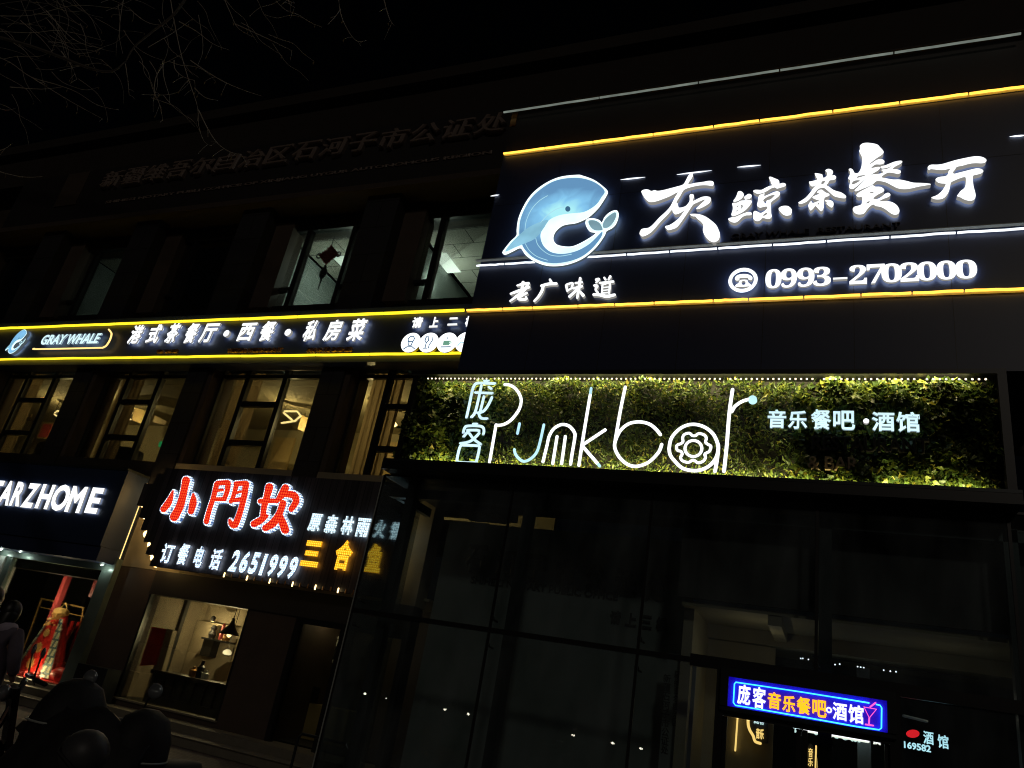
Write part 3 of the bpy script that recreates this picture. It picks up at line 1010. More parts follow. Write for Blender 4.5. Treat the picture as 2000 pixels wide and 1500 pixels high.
# ------------------------------------------------------------------ restaurant band sign on the left facade
YB = 11.62
t = thing('band_sign', 'long black sign band with two yellow LED lines and slanted white characters', 'sign', (-14, YB, ZB0))
MB().box(-26, -6.0, YB + 0.12, 12.15, ZB0 - 0.12, ZB1 + 0.12).build('board', 'panel', t)
strip(t, 'E_yellow', (-120, 642), (906, 612), YB + 0.06, 0.032, 9, 0.006)
strip(t, 'E_yellow', (-120, 701), (908, 693), YB + 0.06, 0.028, 9, 0.006)
for ch, x0, y1, x1, y0 in (('港', 245, 671, 284.5, 634), ('式', 281, 670, 320.5, 632.5), ('茶', 317, 669.5, 356, 630.5), ('餐', 353, 670, 393, 630), ('厅', 384, 669, 430, 630.5),
                           ('西', 458.5, 665.5, 503, 629.5), ('餐', 500, 666, 543, 626), ('私', 586, 665.5, 627.5, 624), ('房', 627.5, 665.5, 673, 623), ('菜', 673, 665.5, 720.5, 621)):
    text(MB(), ch, (x0, y1), (x1, y0), YB, 0.07, 0.030, 0.10).build('character', 'E_white', t)
for x, y in ((442, 651), (562, 649)):
    disc(MB(), P(x, y, YB), 0.085, 0.07).build('dot', 'E_white', t)
text(MB(), 'GRAY WHALE', (76, 673), (199, 650), YB, 0.05, 0.030, 0.12).letters('letter', 'E_cyan', t)
mb = MB()
T = frame_of(0, 630, 8.333, YB)
tubes(mb, T, [[(560, 424), (600, 432), (1250, 420), (1650, 410)], [(1665, 412), (1730, 375), (1790, 280), (1815, 190), (1800, 150), (1770, 112)]], 0.022)
mb.build('gold_frame', 'E_gold', t)
for st, bl, tr in (('TEA SPACE', (303, 689), (347, 682)), ('WESTERN RESTAURANT', (441, 688), (551, 678)), ('PRIVATE DISHES', (598, 687), (688, 677))):
    text(MB(), st, bl, tr, YB, 0.06, 0.01, 0.05).letters('letter', 'copper', t)
a, b = P(984, 520, YS), P(1208, 343, YS)
# the small emblem: the same drawing, reduced
pa, pb = P(7, 691, YB), P(59, 643, YB)
kx, kz = (pb.x - pa.x) / (1618 - 85), (pb.z - pa.z) / (1358 - 155)
emblem(t, lambda p, dy=0.0: Vector((pa.x + (p[0] - 85) * kx, YB + dy, pb.z - (p[1] - 155) * kz)), 0.9, True)
for ch, x0, x1, y0, y1 in (('请', 802, 827, 618, 640), ('上', 837, 858, 618, 639), ('二', 873, 895, 619, 635), ('楼', 906, 931, 616, 637)):
    text(MB(), ch, (x0, y1), (x1, y0), YB, 0.06, 0.045).build('character', 'E_white', t)
ICON = []
for n, (cx, cy) in enumerate(((802.2, 669), (837, 669), (873, 669), (909, 668))):
    c = P(cx, cy, YB)
    d = disc(MB(), c, 0.225, 0.07).build('icon_disc', 'E_icon', t)
    yy = c.y - 0.004

    def q(l, r=0.012):
        return MB().tube([(c.x + u, yy, c.z + v) for u, v in l], r, 6)
    if n == 0:
        i = q([(-0.06, 0.02), (-0.08, 0.09), (-0.03, 0.14), (0.03, 0.14), (0.07, 0.09), (0.05, 0.02), (-0.06, 0.02)]).tube([(c.x - .04, yy, c.z), (c.x - .03, yy, c.z - .07), (c.x + .03, yy, c.z - .07), (c.x + .04, yy, c.z)], 0.012, 6).tube([(c.x - .13, yy, c.z - .15), (c.x - .06, yy, c.z - .1), (c.x + .06, yy, c.z - .1), (c.x + .13, yy, c.z - .15)], 0.012, 6)
        i.build('chef_icon', 'E_eye', d)
    elif n == 1:
        q([(-0.08, 0.13), (-0.09, 0.04), (-0.05, -0.01), (-0.01, 0.04), (-0.02, 0.13), (-0.08, 0.13)]).tube([(c.x - .05, yy, c.z), (c.x - .05, yy, c.z - .13)], 0.01, 6).tube([(c.x - .09, yy, c.z - .13), (c.x - .01, yy, c.z - .13)], 0.01, 6).tube([(c.x + .05, yy, c.z + .13), (c.x + .08, yy, c.z + .05), (c.x + .05, yy, c.z - .02), (c.x + .03, yy, c.z - .05), (c.x + .03, yy, c.z - .13)], 0.01, 6).build('glasses_icon', 'E_eye', d)
    elif n == 2:
        MB().box(c.x - .08, c.x + .06, yy - .004, yy + .003, c.z - .06, c.z + .04).tube([(c.x + .06, yy, c.z + .03), (c.x + .1, yy, c.z), (c.x + .06, yy, c.z - .04)], 0.01, 6).build('cup_icon', 'pane_green', d)
        q([(-0.11, -0.10), (0.10, -0.10)], 0.012).tube([(c.x - .02, yy, c.z + .07), (c.x, yy, c.z + .12)], 0.008, 6).build('saucer_icon', 'E_eye', d)
    else:
        q([(-0.15, -0.08), (-0.1, 0.0), (0.02, -0.03)]).tube([(c.x - .13, yy, c.z + .06), (c.x - .11, yy, c.z + .1)], 0.01, 6).build('dish_icon', 'E_line', d)

# ------------------------------------------------------------------ black restaurant box with the big sign
XB0, XB1 = -0.572 * YS, 0.275 * YS
ZX0, ZX1 = zr(0.478, YS), zr(1.052, YS)
t = thing('restaurant_sign_box', 'projecting black restaurant sign box with whale emblem and big white characters', 'sign', ((XB0 + XB1) / 2, YS, ZX0))
Zp = zr(0.945, YS)
MB().box(XB0, XB1, YS, 12.6, ZX0, Zp).build('panel', 'panel', t)
MB().box(XB0, XB1, YS + 0.03, 12.6, Zp, ZX1 - 0.07).build('upper_panel', 'fascia', t)
MB().box(XB0 - 0.02, XB1, YS - 0.10, 12.6, ZX1 - 0.075, ZX1 - 0.055).build('cornice', 'fascia', t)
strip(t, emi('dimmed_led_strip', (0.62, 0.72, 0.62), 0.24, 0.3), (983, 218), (1996, 67), YS - 0.12, 0.020, 5, 0.004)
MB().box(XB0 - 0.02, XB0 + 0.10, YS + 0.005, YS + 0.029, ZX1 - 0.42, ZX1 - 0.08).build('corner_piece', 'copper', t)
for k, u in enumerate((0.02, 0.27, 0.52, 0.76)):
    zz = zr(0.945 - u * 0.467, YS)
    MB().box(XB0 + 0.02, XB1 - 0.02, YS - 0.004, YS - 0.001, zz - 0.004, zz).build('panel_joint', 'black', t)
for k in range(1, 7):
    xx = XB0 + (XB1 - XB0) * k / 7
    MB().box(xx - 0.004, xx + 0.004, YS - 0.003, YS - 0.001, ZX0 + 0.02, Zp - 0.02).build('panel_joint', 'black', t)
YT = YS - 0.12
strip(t, 'E_amber', (982, 303), (2010, 164), YS - 0.05, 0.020, 9, tray=YS)
strip(t, 'E_amber', (910, 608), (2010, 560.5), YS - 0.05, 0.019, 12, tray=YS)
strip(t, 'E_strip', (930, 518), (1046, 513), YS - 0.05, 0.018, 2)
strip(t, 'E_strip', (1132, 507.5), (2010, 440), YS - 0.05, 0.018, 8)
a, b = P(930, 512, YS - 0.03), P(2010, 434, YS - 0.03)
MB().box(a.x, b.x, YS - 0.07, YS - 0.001, (a.z + b.z) / 2 - 0.005, (a.z + b.z) / 2 + 0.012).build('strip_ledge', 'trim', t)
emblem(t, frame_of(970, 320, 6.82, YS - 0.12), 0.6)
GL = {
    'hui': ((1240, 320, 9.378), [
        [[(1045, 175), (1065, 205), (1040, 265), (975, 370), (1100, 350), (1250, 330), (1350, 312), (1420, 318), (1447, 355), (1425, 405), (1380, 400), (1280, 390), (1150, 400), (1000, 435), (920, 465), (880, 500), (830, 590), (762, 700), (780, 720), (795, 775), (810, 800), (870, 795), (940, 765), (990, 700), (1005, 650), (1000, 580), (1030, 553), (1075, 565), (1080, 610), (1062, 680), (1150, 640), (1230, 605), (1310, 595), (1375, 610), (1395, 650), (1370, 710), (1300, 765), (1200, 815), (1140, 830), (1125, 815), (1180, 760), (1285, 660), (1240, 665), (1130, 715), (1070, 745), (1010, 830), (930, 950), (860, 1050), (800, 1130), (740, 1180), (620, 1215), (590, 1200), (552, 1160), (570, 1135), (620, 1125), (700, 1080), (800, 1000), (870, 910), (910, 845), (850, 890), (760, 925), (720, 915), (690, 870), (680, 840), (600, 930), (480, 1050), (360, 1190), (270, 1275), (150, 1330), (100, 1305), (85, 1270), (110, 1210), (150, 1185), (250, 1170), (330, 1110), (450, 980), (560, 880), (640, 790), (690, 700), (740, 600), (785, 520), (650, 590), (500, 650), (380, 690), (280, 700), (220, 670), (170, 610), (120, 520), (135, 485), (190, 468), (250, 472), (300, 497), (360, 482), (420, 495), (520, 480), (640, 450), (770, 415), (880, 380), (930, 310), (985, 205)]],
        [[(1005, 925), (1050, 915), (1150, 918), (1250, 945), (1350, 1000), (1480, 1110), (1530, 1200), (1558, 1290), (1540, 1380), (1490, 1425), (1430, 1435), (1350, 1395), (1280, 1310), (1245, 1220), (1255, 1130), (1220, 1070), (1140, 1000), (1110, 965), (1060, 960)]]]),
    'jing': ((1415, 330, 12.5), [
        [[(215, 780), (270, 700), (310, 610), (330, 555), (380, 538), (430, 560), (470, 610), (465, 660), (420, 720), (340, 775), (250, 800)]],
        [[(480, 685), (530, 640), (590, 608), (645, 620), (665, 660), (640, 710), (580, 735), (510, 750), (490, 720)]],
        [[(190, 835), (300, 825), (400, 775), (480, 768), (600, 755), (655, 770), (668, 800), (640, 860), (560, 960), (480, 1030), (360, 1100), (230, 1150), (180, 1140), (168, 1100), (195, 1020), (205, 930)], [(290, 930), (330, 885), (342, 897), (305, 938)], [(400, 880), (445, 890), (440, 940), (385, 985), (412, 930)], [(280, 1030), (315, 1000), (327, 1012), (295, 1040)]],
        [[(90, 1215), (180, 1180), (280, 1165), (400, 1110), (520, 1065), (610, 1048), (665, 1075), (660, 1115), (620, 1130), (520, 1135), (430, 1180), (350, 1260), (280, 1305), (200, 1305), (130, 1270)]],
        [[(1085, 205), (1130, 190), (1220, 225), (1310, 265), (1340, 320), (1340, 358), (1430, 340), (1490, 360), (1500, 390), (1460, 430), (1360, 460), (1280, 480), (1230, 450), (1140, 475), (1060, 525), (980, 570), (880, 600), (800, 605), (735, 575), (700, 535), (760, 508), (900, 510), (1000, 460), (1100, 415), (1190, 395), (1145, 370), (1125, 300)]],
        [[(980, 595), (970, 660), (1080, 620), (1200, 565), (1290, 545), (1345, 570), (1355, 610), (1320, 670), (1230, 740), (1135, 820), (1135, 950), (1140, 1080), (1155, 1140), (1130, 1200), (1050, 1220), (930, 1195), (880, 1245), (810, 1275), (740, 1255), (700, 1200), (698, 1090), (720, 1035), (770, 1025), (880, 1075), (970, 1030), (1030, 980), (1050, 940), (1020, 915), (940, 930), (870, 945), (810, 915), (795, 870), (815, 780), (830, 680), (870, 630), (940, 605)], [(945, 765), (1000, 710), (1120, 650), (1230, 630), (1195, 680), (1120, 745), (1035, 768), (1010, 840), (980, 825)], [(938, 1143), (960, 1108), (1028, 1065), (1045, 1085), (1010, 1128), (960, 1143)]],
        [[(1320, 970), (1380, 915), (1470, 898), (1560, 910), (1630, 970), (1645, 1040), (1610, 1120), (1510, 1140), (1430, 1110), (1360, 1040)]]]),
    'cha': ((1550, 315, 13.636), [
        [[(565, 330), (590, 315), (740, 340), (770, 370), (795, 440), (870, 400), (900, 340), (880, 290), (845, 245), (900, 205), (970, 208), (1030, 240), (1050, 300), (1015, 378), (1080, 368), (1130, 410), (1120, 460), (1070, 495), (960, 510), (920, 580), (872, 635), (950, 680), (1050, 755), (1150, 795), (1260, 825), (1350, 880), (1400, 935), (1380, 980), (1310, 985), (1200, 965), (1080, 930), (960, 830), (860, 740), (800, 705), (730, 710), (640, 750), (560, 850), (470, 960), (380, 1050), (280, 1110), (180, 1135), (125, 1100), (200, 1050), (330, 960), (450, 820), (520, 720), (610, 620), (560, 655), (490, 670), (440, 630), (410, 545), (460, 535), (540, 515), (635, 485), (600, 420)], [(738, 608), (757, 535), (845, 525), (795, 598)]],
        [[(625, 820), (680, 765), (750, 755), (800, 790), (860, 835), (920, 850), (960, 895), (920, 930), (830, 970), (810, 1050), (805, 1200), (780, 1290), (735, 1330), (680, 1290), (585, 1190), (530, 1250), (460, 1310), (420, 1270), (390, 1180), (420, 1110), (470, 1060), (510, 1110), (600, 1080), (685, 1050), (600, 1020), (530, 990), (500, 950), (590, 905), (690, 860), (650, 845)], [(630, 1150), (672, 1105), (678, 1145)]],
        [[(835, 1045), (900, 1028), (980, 1035), (1050, 1080), (1065, 1150), (1040, 1215), (1000, 1230), (940, 1190), (870, 1130), (895, 1110)]]]),
    'can': ((1640, 270, 9.374), [
        [[(370, 140), (420, 95), (500, 82), (600, 92), (690, 115), (740, 165), (800, 235), (795, 280), (740, 325), (670, 370), (545, 470), (590, 455), (680, 395), (770, 382), (820, 420), (800, 465), (740, 480), (650, 482), (575, 545), (640, 535), (720, 523), (740, 540), (700, 590), (600, 650), (500, 720), (420, 790), (340, 860), (260, 920), (210, 928), (172, 895), (185, 830), (195, 770), (155, 735), (185, 670), (195, 620), (165, 570), (200, 553), (240, 575), (270, 630), (320, 640), (360, 610), (395, 530), (410, 420), (405, 340), (380, 290), (358, 235), (375, 190)], [(312, 722), (350, 688), (480, 672), (440, 692), (340, 722)], [(222, 828), (250, 788), (300, 770), (372, 772), (320, 812), (245, 845)]],
        [[(750, 520), (850, 490), (1000, 430), (1120, 410), (1145, 435), (1100, 475), (1030, 510), (970, 560), (1050, 570), (1110, 590), (1118, 625), (1070, 655), (1000, 640), (910, 628), (850, 645), (765, 710), (860, 735), (980, 755), (1090, 755), (1220, 780), (1350, 812), (1500, 818), (1640, 830), (1668, 845), (1600, 860), (1450, 885), (1300, 920), (1180, 932), (1060, 915), (950, 860), (840, 805), (700, 780), (640, 810), (600, 848), (510, 890), (420, 925), (310, 970), (272, 955), (320, 905), (430, 795), (520, 708), (590, 665), (700, 655), (800, 625), (765, 578), (870, 560), (985, 490), (900, 530), (780, 555)]],
        [[(310, 1030), (360, 985), (510, 905), (600, 860), (650, 885), (750, 890), (815, 940), (790, 985), (700, 1030), (615, 1100), (680, 1115), (760, 1075), (840, 1010), (900, 1000), (930, 1040), (880, 1080), (800, 1110), (725, 1155), (850, 1150), (960, 1170), (1050, 1230), (1095, 1320), (1070, 1385), (1000, 1400), (930, 1370), (850, 1310), (760, 1260), (660, 1240), (610, 1212), (540, 1260), (490, 1320), (440, 1380), (350, 1395), (280, 1370), (240, 1310), (260, 1260), (320, 1240), (390, 1215), (410, 1160), (405, 1075), (350, 1080), (310, 1055)], [(545, 998), (580, 982), (625, 991), (600, 1003)], [(480, 1192), (520, 1158), (555, 1157), (528, 1187)]]]),
    'ting': ((1800, 290, 13.636), [
        [[(160, 520), (190, 460), (270, 430), (400, 430), (540, 415), (700, 370), (900, 310), (1100, 265), (1300, 225), (1450, 205), (1600, 220), (1700, 270), (1728, 320), (1690, 370), (1600, 395), (1450, 390), (1280, 405), (1100, 455), (940, 490), (890, 560), (838, 628), (865, 672), (1000, 640), (1200, 590), (1400, 540), (1500, 528), (1600, 550), (1645, 605), (1590, 660), (1480, 695), (1400, 710), (1365, 750), (1370, 900), (1390, 1030), (1420, 1140), (1440, 1250), (1410, 1350), (1320, 1392), (1220, 1385), (1120, 1350), (1030, 1300), (945, 1268), (980, 1210), (1040, 1130), (1120, 1070), (1165, 1000), (1180, 880), (1175, 780), (1130, 760), (1000, 800), (850, 865), (780, 910), (760, 1000), (730, 1130), (670, 1240), (590, 1320), (480, 1355), (350, 1350), (260, 1310), (300, 1285), (420, 1235), (530, 1140), (600, 1040), (640, 945), (520, 930), (420, 895), (370, 830), (420, 775), (520, 750), (640, 735), (700, 680), (720, 600), (765, 540), (600, 570), (450, 570), (320, 555), (240, 550), (200, 578)]]]),
}
for key, ((ox, oy, s), comps) in GL.items():
    T = frame_of(ox, oy, s, YT)
    mb = MB()
    for loops in comps:
        mb.glyph([[T(p) for p in smooth(l, 3)] for l in loops], (0, 0.085, 0))
    mb.build('character', 'E_white', t)
ST = [
    [[(220, 240, 15), (320, 215, 25), (415, 195, 15)], [(320, 190, 28), (300, 300, 25)], [(110, 380, 18), (250, 330, 25), (420, 270, 22)], [(410, 210, 22), (330, 330, 25), (200, 430, 22), (100, 505, 15)], [(380, 370, 20), (290, 420, 22), (240, 470, 22), (370, 475, 22), (365, 430, 14)]],
    [[(775, 140, 20), (800, 190, 24)], [(630, 245, 22), (750, 215, 25), (880, 210, 25)], [(660, 250, 25), (640, 330, 24), (580, 430, 22), (510, 505, 18)]],
    [[(1050, 240, 20), (1070, 330, 20)], [(1060, 225, 18), (1160, 200, 18), (1140, 290, 18)], [(1075, 325, 15), (1140, 290, 15)], [(1210, 200, 18), (1320, 185, 16)], [(1180, 290, 20), (1320, 255, 20)], [(1290, 120, 22), (1270, 280, 26), (1240, 450, 20)], [(1240, 310, 22), (1110, 430, 24)], [(1290, 350, 20), (1340, 410, 28)]],
    [[(1560, 140, 22), (1610, 130, 20), (1560, 190, 15)], [(1530, 240, 20), (1580, 250, 22), (1550, 310, 18), (1590, 360, 18)], [(1520, 395, 24), (1620, 400, 26), (1740, 425, 28), (1870, 400, 24)], [(1700, 110, 18), (1720, 140, 18)], [(1800, 90, 22), (1770, 140, 16)], [(1630, 200, 18), (1850, 175, 20)], [(1740, 190, 16), (1720, 220, 16)], [(1670, 230, 17), (1660, 370, 17)], [(1680, 225, 15), (1790, 205, 18), (1780, 370, 18)], [(1680, 280, 9), (1770, 270, 9)], [(1670, 330, 9), (1770, 320, 9)], [(1670, 375, 11), (1780, 365, 11)]],
]
T = frame_of(985, 530, 8.696, YS - 0.09)
for sts in ST:
    brush(MB(), sts, T, 0.06).build('character', 'E_white', t)
# telephone badge and number
c = P(1451, 547, YS - 0.09)
rr = (P(1478, 547, YS - 0.09) - c).length * 0.93
MB().tube([(c.x + rr * math.cos(2 * math.pi * k / 40), c.y, c.z + rr * math.sin(2 * math.pi * k / 40)) for k in range(40)], 0.028, 8, True).build('badge_ring', 'E_white', t)
T = frame_of(1400, 250, 3.333, YS - 0.09)
mb = MB()
mb.glyph([[T(p) for p in smooth([(118, 975), (135, 957), (172, 950), (210, 955), (232, 972), (225, 990), (205, 985), (200, 975), (150, 977), (146, 990), (125, 992)], 3)]], (0, 0.05, 0))
mb.glyph([[T(p) for p in smooth([(152, 990), (195, 988), (205, 1005), (222, 1020), (220, 1030), (125, 1033), (125, 1020), (142, 1008)], 3)],
          [T((174 + 14 * math.cos(k * math.pi / 5), 1008 + 14 * math.sin(k * math.pi / 5))) for k in range(10)]], (0, 0.05, 0))
mb.build('telephone_icon', 'E_white', t)
b0, b1 = P(1511, 563, YS - 0.09), P(1905, 506, YS - 0.09)
a0 = P(1497, 545, YS - 0.09)
XS = [1496, 1526, 1558, 1590, 1661, 1695, 1724, 1761, 1794, 1832, 1869]
XE = [1525, 1555, 1589, 1621, 1691, 1726, 1759, 1792, 1827, 1865, 1905]
bold_digits = {c_: chr(0x1D7CE + int(c_)) for c_ in '0123456789'}
for ch, x0, x1 in zip('09932702000', XS, XE):
    ym = 545 - (x0 - 1496) * 0.0505
    text(MB(), bold_digits[ch], (x0 - 2, ym + 18.5), (x1 + 2, ym - 20.5), YS - 0.09, 0.05, 0.010).build('digit', 'E_white', t)
a, b = P(1627, 546, YS - 0.09), P(1655, 540, YS - 0.09)
MB().box(a.x, b.x, YS - 0.09, YS - 0.03, a.z, b.z - 0.01).build('dash', 'E_white', t)
text(MB(), 'GRAY WHALE  RESTAURANT', (1428, 466), (1758, 433), YS - 0.05, 0.045, 0.004).letters('letter', 'unlit', t)
# glints along the upper panel joint, imitated by short glowing slivers
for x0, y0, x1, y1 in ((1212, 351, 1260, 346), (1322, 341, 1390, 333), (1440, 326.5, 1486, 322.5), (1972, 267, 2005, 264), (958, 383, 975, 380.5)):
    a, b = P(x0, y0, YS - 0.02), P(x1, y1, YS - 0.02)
    MB().tube([a, a.lerp(b, .3), a.lerp(b, .7), b], [0.003, 0.012, 0.012, 0.003], 6).build('joint_glint', 'E_strip', t)

# ------------------------------------------------------------------ plant wall over the bar entrance
XH0, XH1 = -0.655 * YV, 0.206 * YV
ZH0, ZH1 = zr(0.312, YV), zr(0.472, YV)
t = thing('plant_wall', 'plant wall of green leaves in a black box frame, lit along top and bottom', 'plant wall', ((XH0 + XH1) / 2, YV, ZH0))
mb = MB()
mb.box(XH0, XH1, YV - 0.28, YV + 0.35, ZH0 - 0.16, ZH0).box(XH0, XH1, YV - 0.06, YV + 0.24, ZH1, ZH1 + 0.07)
mb.box(XH0, XH0 + 0.10, YV + 0.02, YV + 0.35, ZH0, ZH1).box(XH1 - 0.10, XH1, YV - 0.06, YV + 0.35, ZH0, ZH1)
mb.build('frame', 'black', t)
MB().box(XH0, XH1, YV - 0.285, YV - 0.281, ZH0 - 0.03, ZH0 + 0.012).build('frame_lip', 'steel', t)
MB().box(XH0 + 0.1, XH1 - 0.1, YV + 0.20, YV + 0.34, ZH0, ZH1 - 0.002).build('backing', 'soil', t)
mb = MB()
rnd = random.Random(3)
n_leaf = 0
while n_leaf < 21000:
    u = rnd.random()
    x = XH0 + 0.02 + u * (XH1 - XH0 - 0.10)
    v = rnd.random()
    z = ZH0 + 0.01 + v * (ZH1 - ZH0 - 0.05)
    # clumps: some bulge out, some recede; ivy with larger leaves at the two ends
    h = math.sin(x * 3.1 + 1.3 * math.sin(z * 4)) * math.sin(z * 5.3 + x * 1.7) + 0.6 * math.sin(x * 9.7 + z * 7.1)
    if v < 0.62 and rnd.random() > 0.62 + 0.38 * h and rnd.random() < 0.7:
        continue
    ivy = u < 0.2 or u > 0.72
    y = YV + 0.17 - 0.08 * h - rnd.random() * (0.12 if v < 0.85 else 0.05) - (0.05 if v < 0.2 else 0)
    L_ = rnd.uniform(0.065, 0.125) if ivy else rnd.uniform(0.05, 0.12)
    W_ = L_ * (rnd.uniform(0.35, 0.5) if ivy else rnd.uniform(0.13, 0.2))
    d = Vector((rnd.gauss(0, 0.8), rnd.gauss(-0.7, 0.45), rnd.gauss(0.15 if not ivy else -0.4, 0.8)))
    d.normalize()
    nrm = Vector((rnd.gauss(0, 0.6), rnd.gauss(-0.6, 0.5), rnd.gauss(0.5, 0.5)))
    s = d.cross(nrm)
    if s.length < 0.05:
        continue
    s.normalize()
    nn = s.cross(d)
    c = Vector((x, y, z))
    if ivy:
        vs = [c, c + d * L_ * 0.35 + s * W_ + nn * 0.01, c + d * L_ * 0.55 + s * W_ * 0.6, c + d * L_, c + d * L_ * 0.55 - s * W_ * 0.6, c + d * L_ * 0.35 - s * W_ + nn * 0.01]
        mb.add(vs, [(0, 1, 2, 3), (0, 3, 4, 5)])
    else:
        vs = [c, c + d * L_ * 0.5 + s * W_ + nn * 0.008, c + d * L_, c + d * L_ * 0.5 - s * W_ + nn * 0.008]
        mb.add(vs, [(0, 1, 2), (0, 2, 3)])
    n_leaf += 1
mb.build('foliage', 'leaf', t)
# the beads of the upper strip and the hidden lower strip
a, b = P(833, 737.5, YV - 0.075), P(1932, 743, YV - 0.075)
zz = (a.z + b.z) / 2
nb = 112
ub = MB()
for i in range(nb):
    x = a.x + (b.x - a.x) * (i + 0.5) / nb
    if i % 17 == 16:
        continue
    ub.ball((x, YV - 0.075, zz), 0.0145, seg=6, ring=4)
ub.build('led_bead_strip', 'E_bead', t)


def strip_lamp(parent, name, x0, x1, y, z, dirv, energy, col, wd=0.03):
    """one LED strip as a long thin area lamp, shining away from the street"""
    l = bpy.data.lights.new(name, 'AREA')
    l.shape = 'RECTANGLE'
    l.size, l.size_y = x1 - x0, wd
    l.energy, l.color = energy, col
    l.spread = R(140)
    o = bpy.data.objects.new(name, l)
    COL.objects.link(o)
    d = Vector(dirv).normalized()
    zax = -d
    xax = Vector((1, 0, 0))
    yax = zax.cross(xax)
    o.matrix_world = Matrix(((xax.x, yax.x, zax.x, 0), (xax.y, yax.y, zax.y, 0), (xax.z, yax.z, zax.z, 0), (0, 0, 0, 1)))
    o.location = Vector(((x0 + x1) / 2, y, z)) - parent.location
    o.parent = parent


strip_lamp(t, 'upper_strip_light', XH0 + 0.5, XH1 - 0.4, YV - 0.06, ZH1 - 0.015, (0, 0.88, -0.48), 95, (1.0, 0.85, 0.42))
strip_lamp(t, 'lower_strip_light', XH0 + 0.5, XH1 - 0.3, YV - 0.10, ZH0 + 0.012, (0, 0.88, 0.48), 120, (1.0, 0.88, 0.36))

# ------------------------------------------------------------------ neon lettering on the plant wall
YN = YV - 0.11
t = thing('neon_lettering', 'large white neon tube lettering with a gear, reading Punk bar, on the leaves', 'neon sign', P(1150, 900, YN))
T = frame_of(950, 735, 8.333, YN)
TR = 0.0245


def letter(name, Tf, lines, m='E_tube', r=TR, n=5):
    mb = MB()
    tubes(mb, Tf, lines, r, n)
    return mb.build(name, m, t)


letter('letter', T, [[(300, 135), (370, 140), (450, 180), (520, 260), (560, 350), (565, 420), (540, 520), (480, 620), (390, 720), (290, 780), (200, 797), (157, 792)], [(157, 790), (50, 1405)]])
letter('letter', T, [[(540, 770), (505, 930)], [(455, 1190), (470, 1260), (520, 1330), (590, 1380), (660, 1375), (760, 1310), (830, 1210), (880, 1040), (935, 790)]], 'E_tubedim', TR * 0.92)
letter('letter', T, [[(920, 1390), (985, 1130), (1020, 980), (1090, 860), (1190, 795), (1270, 785), (1360, 820), (1430, 910), (1440, 990), (1400, 1230), (1370, 1430)], [(1150, 980), (1080, 1420)], [(1285, 980), (1225, 1420)]])
letter('letter', T, [[(1690, 300), (1580, 960), (1505, 1450)], [(1935, 870), (1575, 1110)], [(1575, 1150), (1810, 1420)]])
letter('unlit_tube_end', T, [[(1705, 195), (1690, 300)], [(1810, 1420), (1845, 1462)]], 'E_tubedim', TR * 0.9)
T = frame_of(1170, 740, 6.25, YN)
letter('letter', T, [[(320, 100), (262, 380), (208, 690), (190, 800)], [(215, 715), (270, 620), (370, 545), (500, 525), (620, 555), (700, 620), (748, 680)], [(765, 800), (730, 890), (640, 990), (560, 1040), (450, 1068), (350, 1045), (260, 970), (205, 880), (190, 800), (215, 715)]])
letter('letter', T, [[(855, 850), (880, 730), (960, 630), (1060, 570), (1170, 555), (1290, 590), (1390, 670), (1445, 780), (1455, 860), (1430, 960), (1360, 1050), (1260, 1105), (1150, 1120), (1020, 1090), (930, 1010), (870, 930), (855, 850)], [(1455, 860), (1440, 990), (1415, 1130)]])
gear = [(1020, 720), (1040, 680), (1100, 662), (1140, 692), (1180, 692), (1215, 667), (1280, 682), (1310, 722), (1300, 772), (1330, 800), (1365, 822), (1350, 880), (1320, 900), (1290, 920), (1300, 960), (1270, 1005), (1210, 1025), (1170, 1000), (1140, 992), (1090, 1020), (1020, 1000), (995, 960), (1015, 920), (1000, 885), (955, 870), (950, 812), (1000, 790), (1025, 765)]
mb = MB()
mb.tube([T(p) for p in smooth(gear, 3)], TR * 0.82, 8, True)
mb.tube([T((1152 + 103 * math.cos(k * math.pi / 14), 850 + 98 * math.sin(k * math.pi / 14))) for k in range(28)], TR * 0.85, 8, True)
mb.build('gear', 'E_tube', t)
letter('letter', T, [[(1630, 130), (1590, 420), (1560, 800), (1525, 1130)], [(1620, 400), (1660, 335), (1740, 278), (1830, 248)]])
c = T((1875, 255))
disc(MB(), c + Vector((0, -0.02, 0)), 0.058, 0.05).build('ball_end', 'E_tubedim', t)
T = frame_of(880, 730, 7.894, YN - 0.01)
t = thing('neon_characters', 'two stacked white neon tube characters at the left end of the plant wall', 'neon sign', P(925, 890, YN))
letter('character', T, [[(245, 675), (290, 475), (330, 280), (360, 190), (410, 145), (550, 147), (690, 150)], [(520, 112), (590, 112)], [(475, 180), (410, 480), (370, 610), (320, 670)], [(380, 290), (650, 300)], [(590, 205), (635, 235)], [(515, 350), (460, 570), (440, 630), (475, 685), (570, 692)], [(640, 360), (570, 500), (500, 580), (410, 605)]], 'E_cyan', 0.0225)
letter('character', T, [[(350, 775), (410, 775)], [(195, 910), (215, 840), (260, 805), (440, 805), (500, 830), (515, 880), (505, 935)], [(280, 875), (200, 970)], [(260, 870), (450, 880), (370, 990), (280, 1050), (150, 1075)], [(290, 920), (360, 1010), (470, 1090)], [(170, 1100), (420, 1110), (445, 1140), (400, 1340), (360, 1370), (130, 1365), (100, 1320), (140, 1140), (170, 1100)]], 'E_cyan', 0.0225, 3)
t = thing('tavern_lettering', 'row of small white neon characters on the right half of the plant wall', 'neon sign', P(1650, 830, YN))
T = frame_of(1480, 780, 5.714, YN)
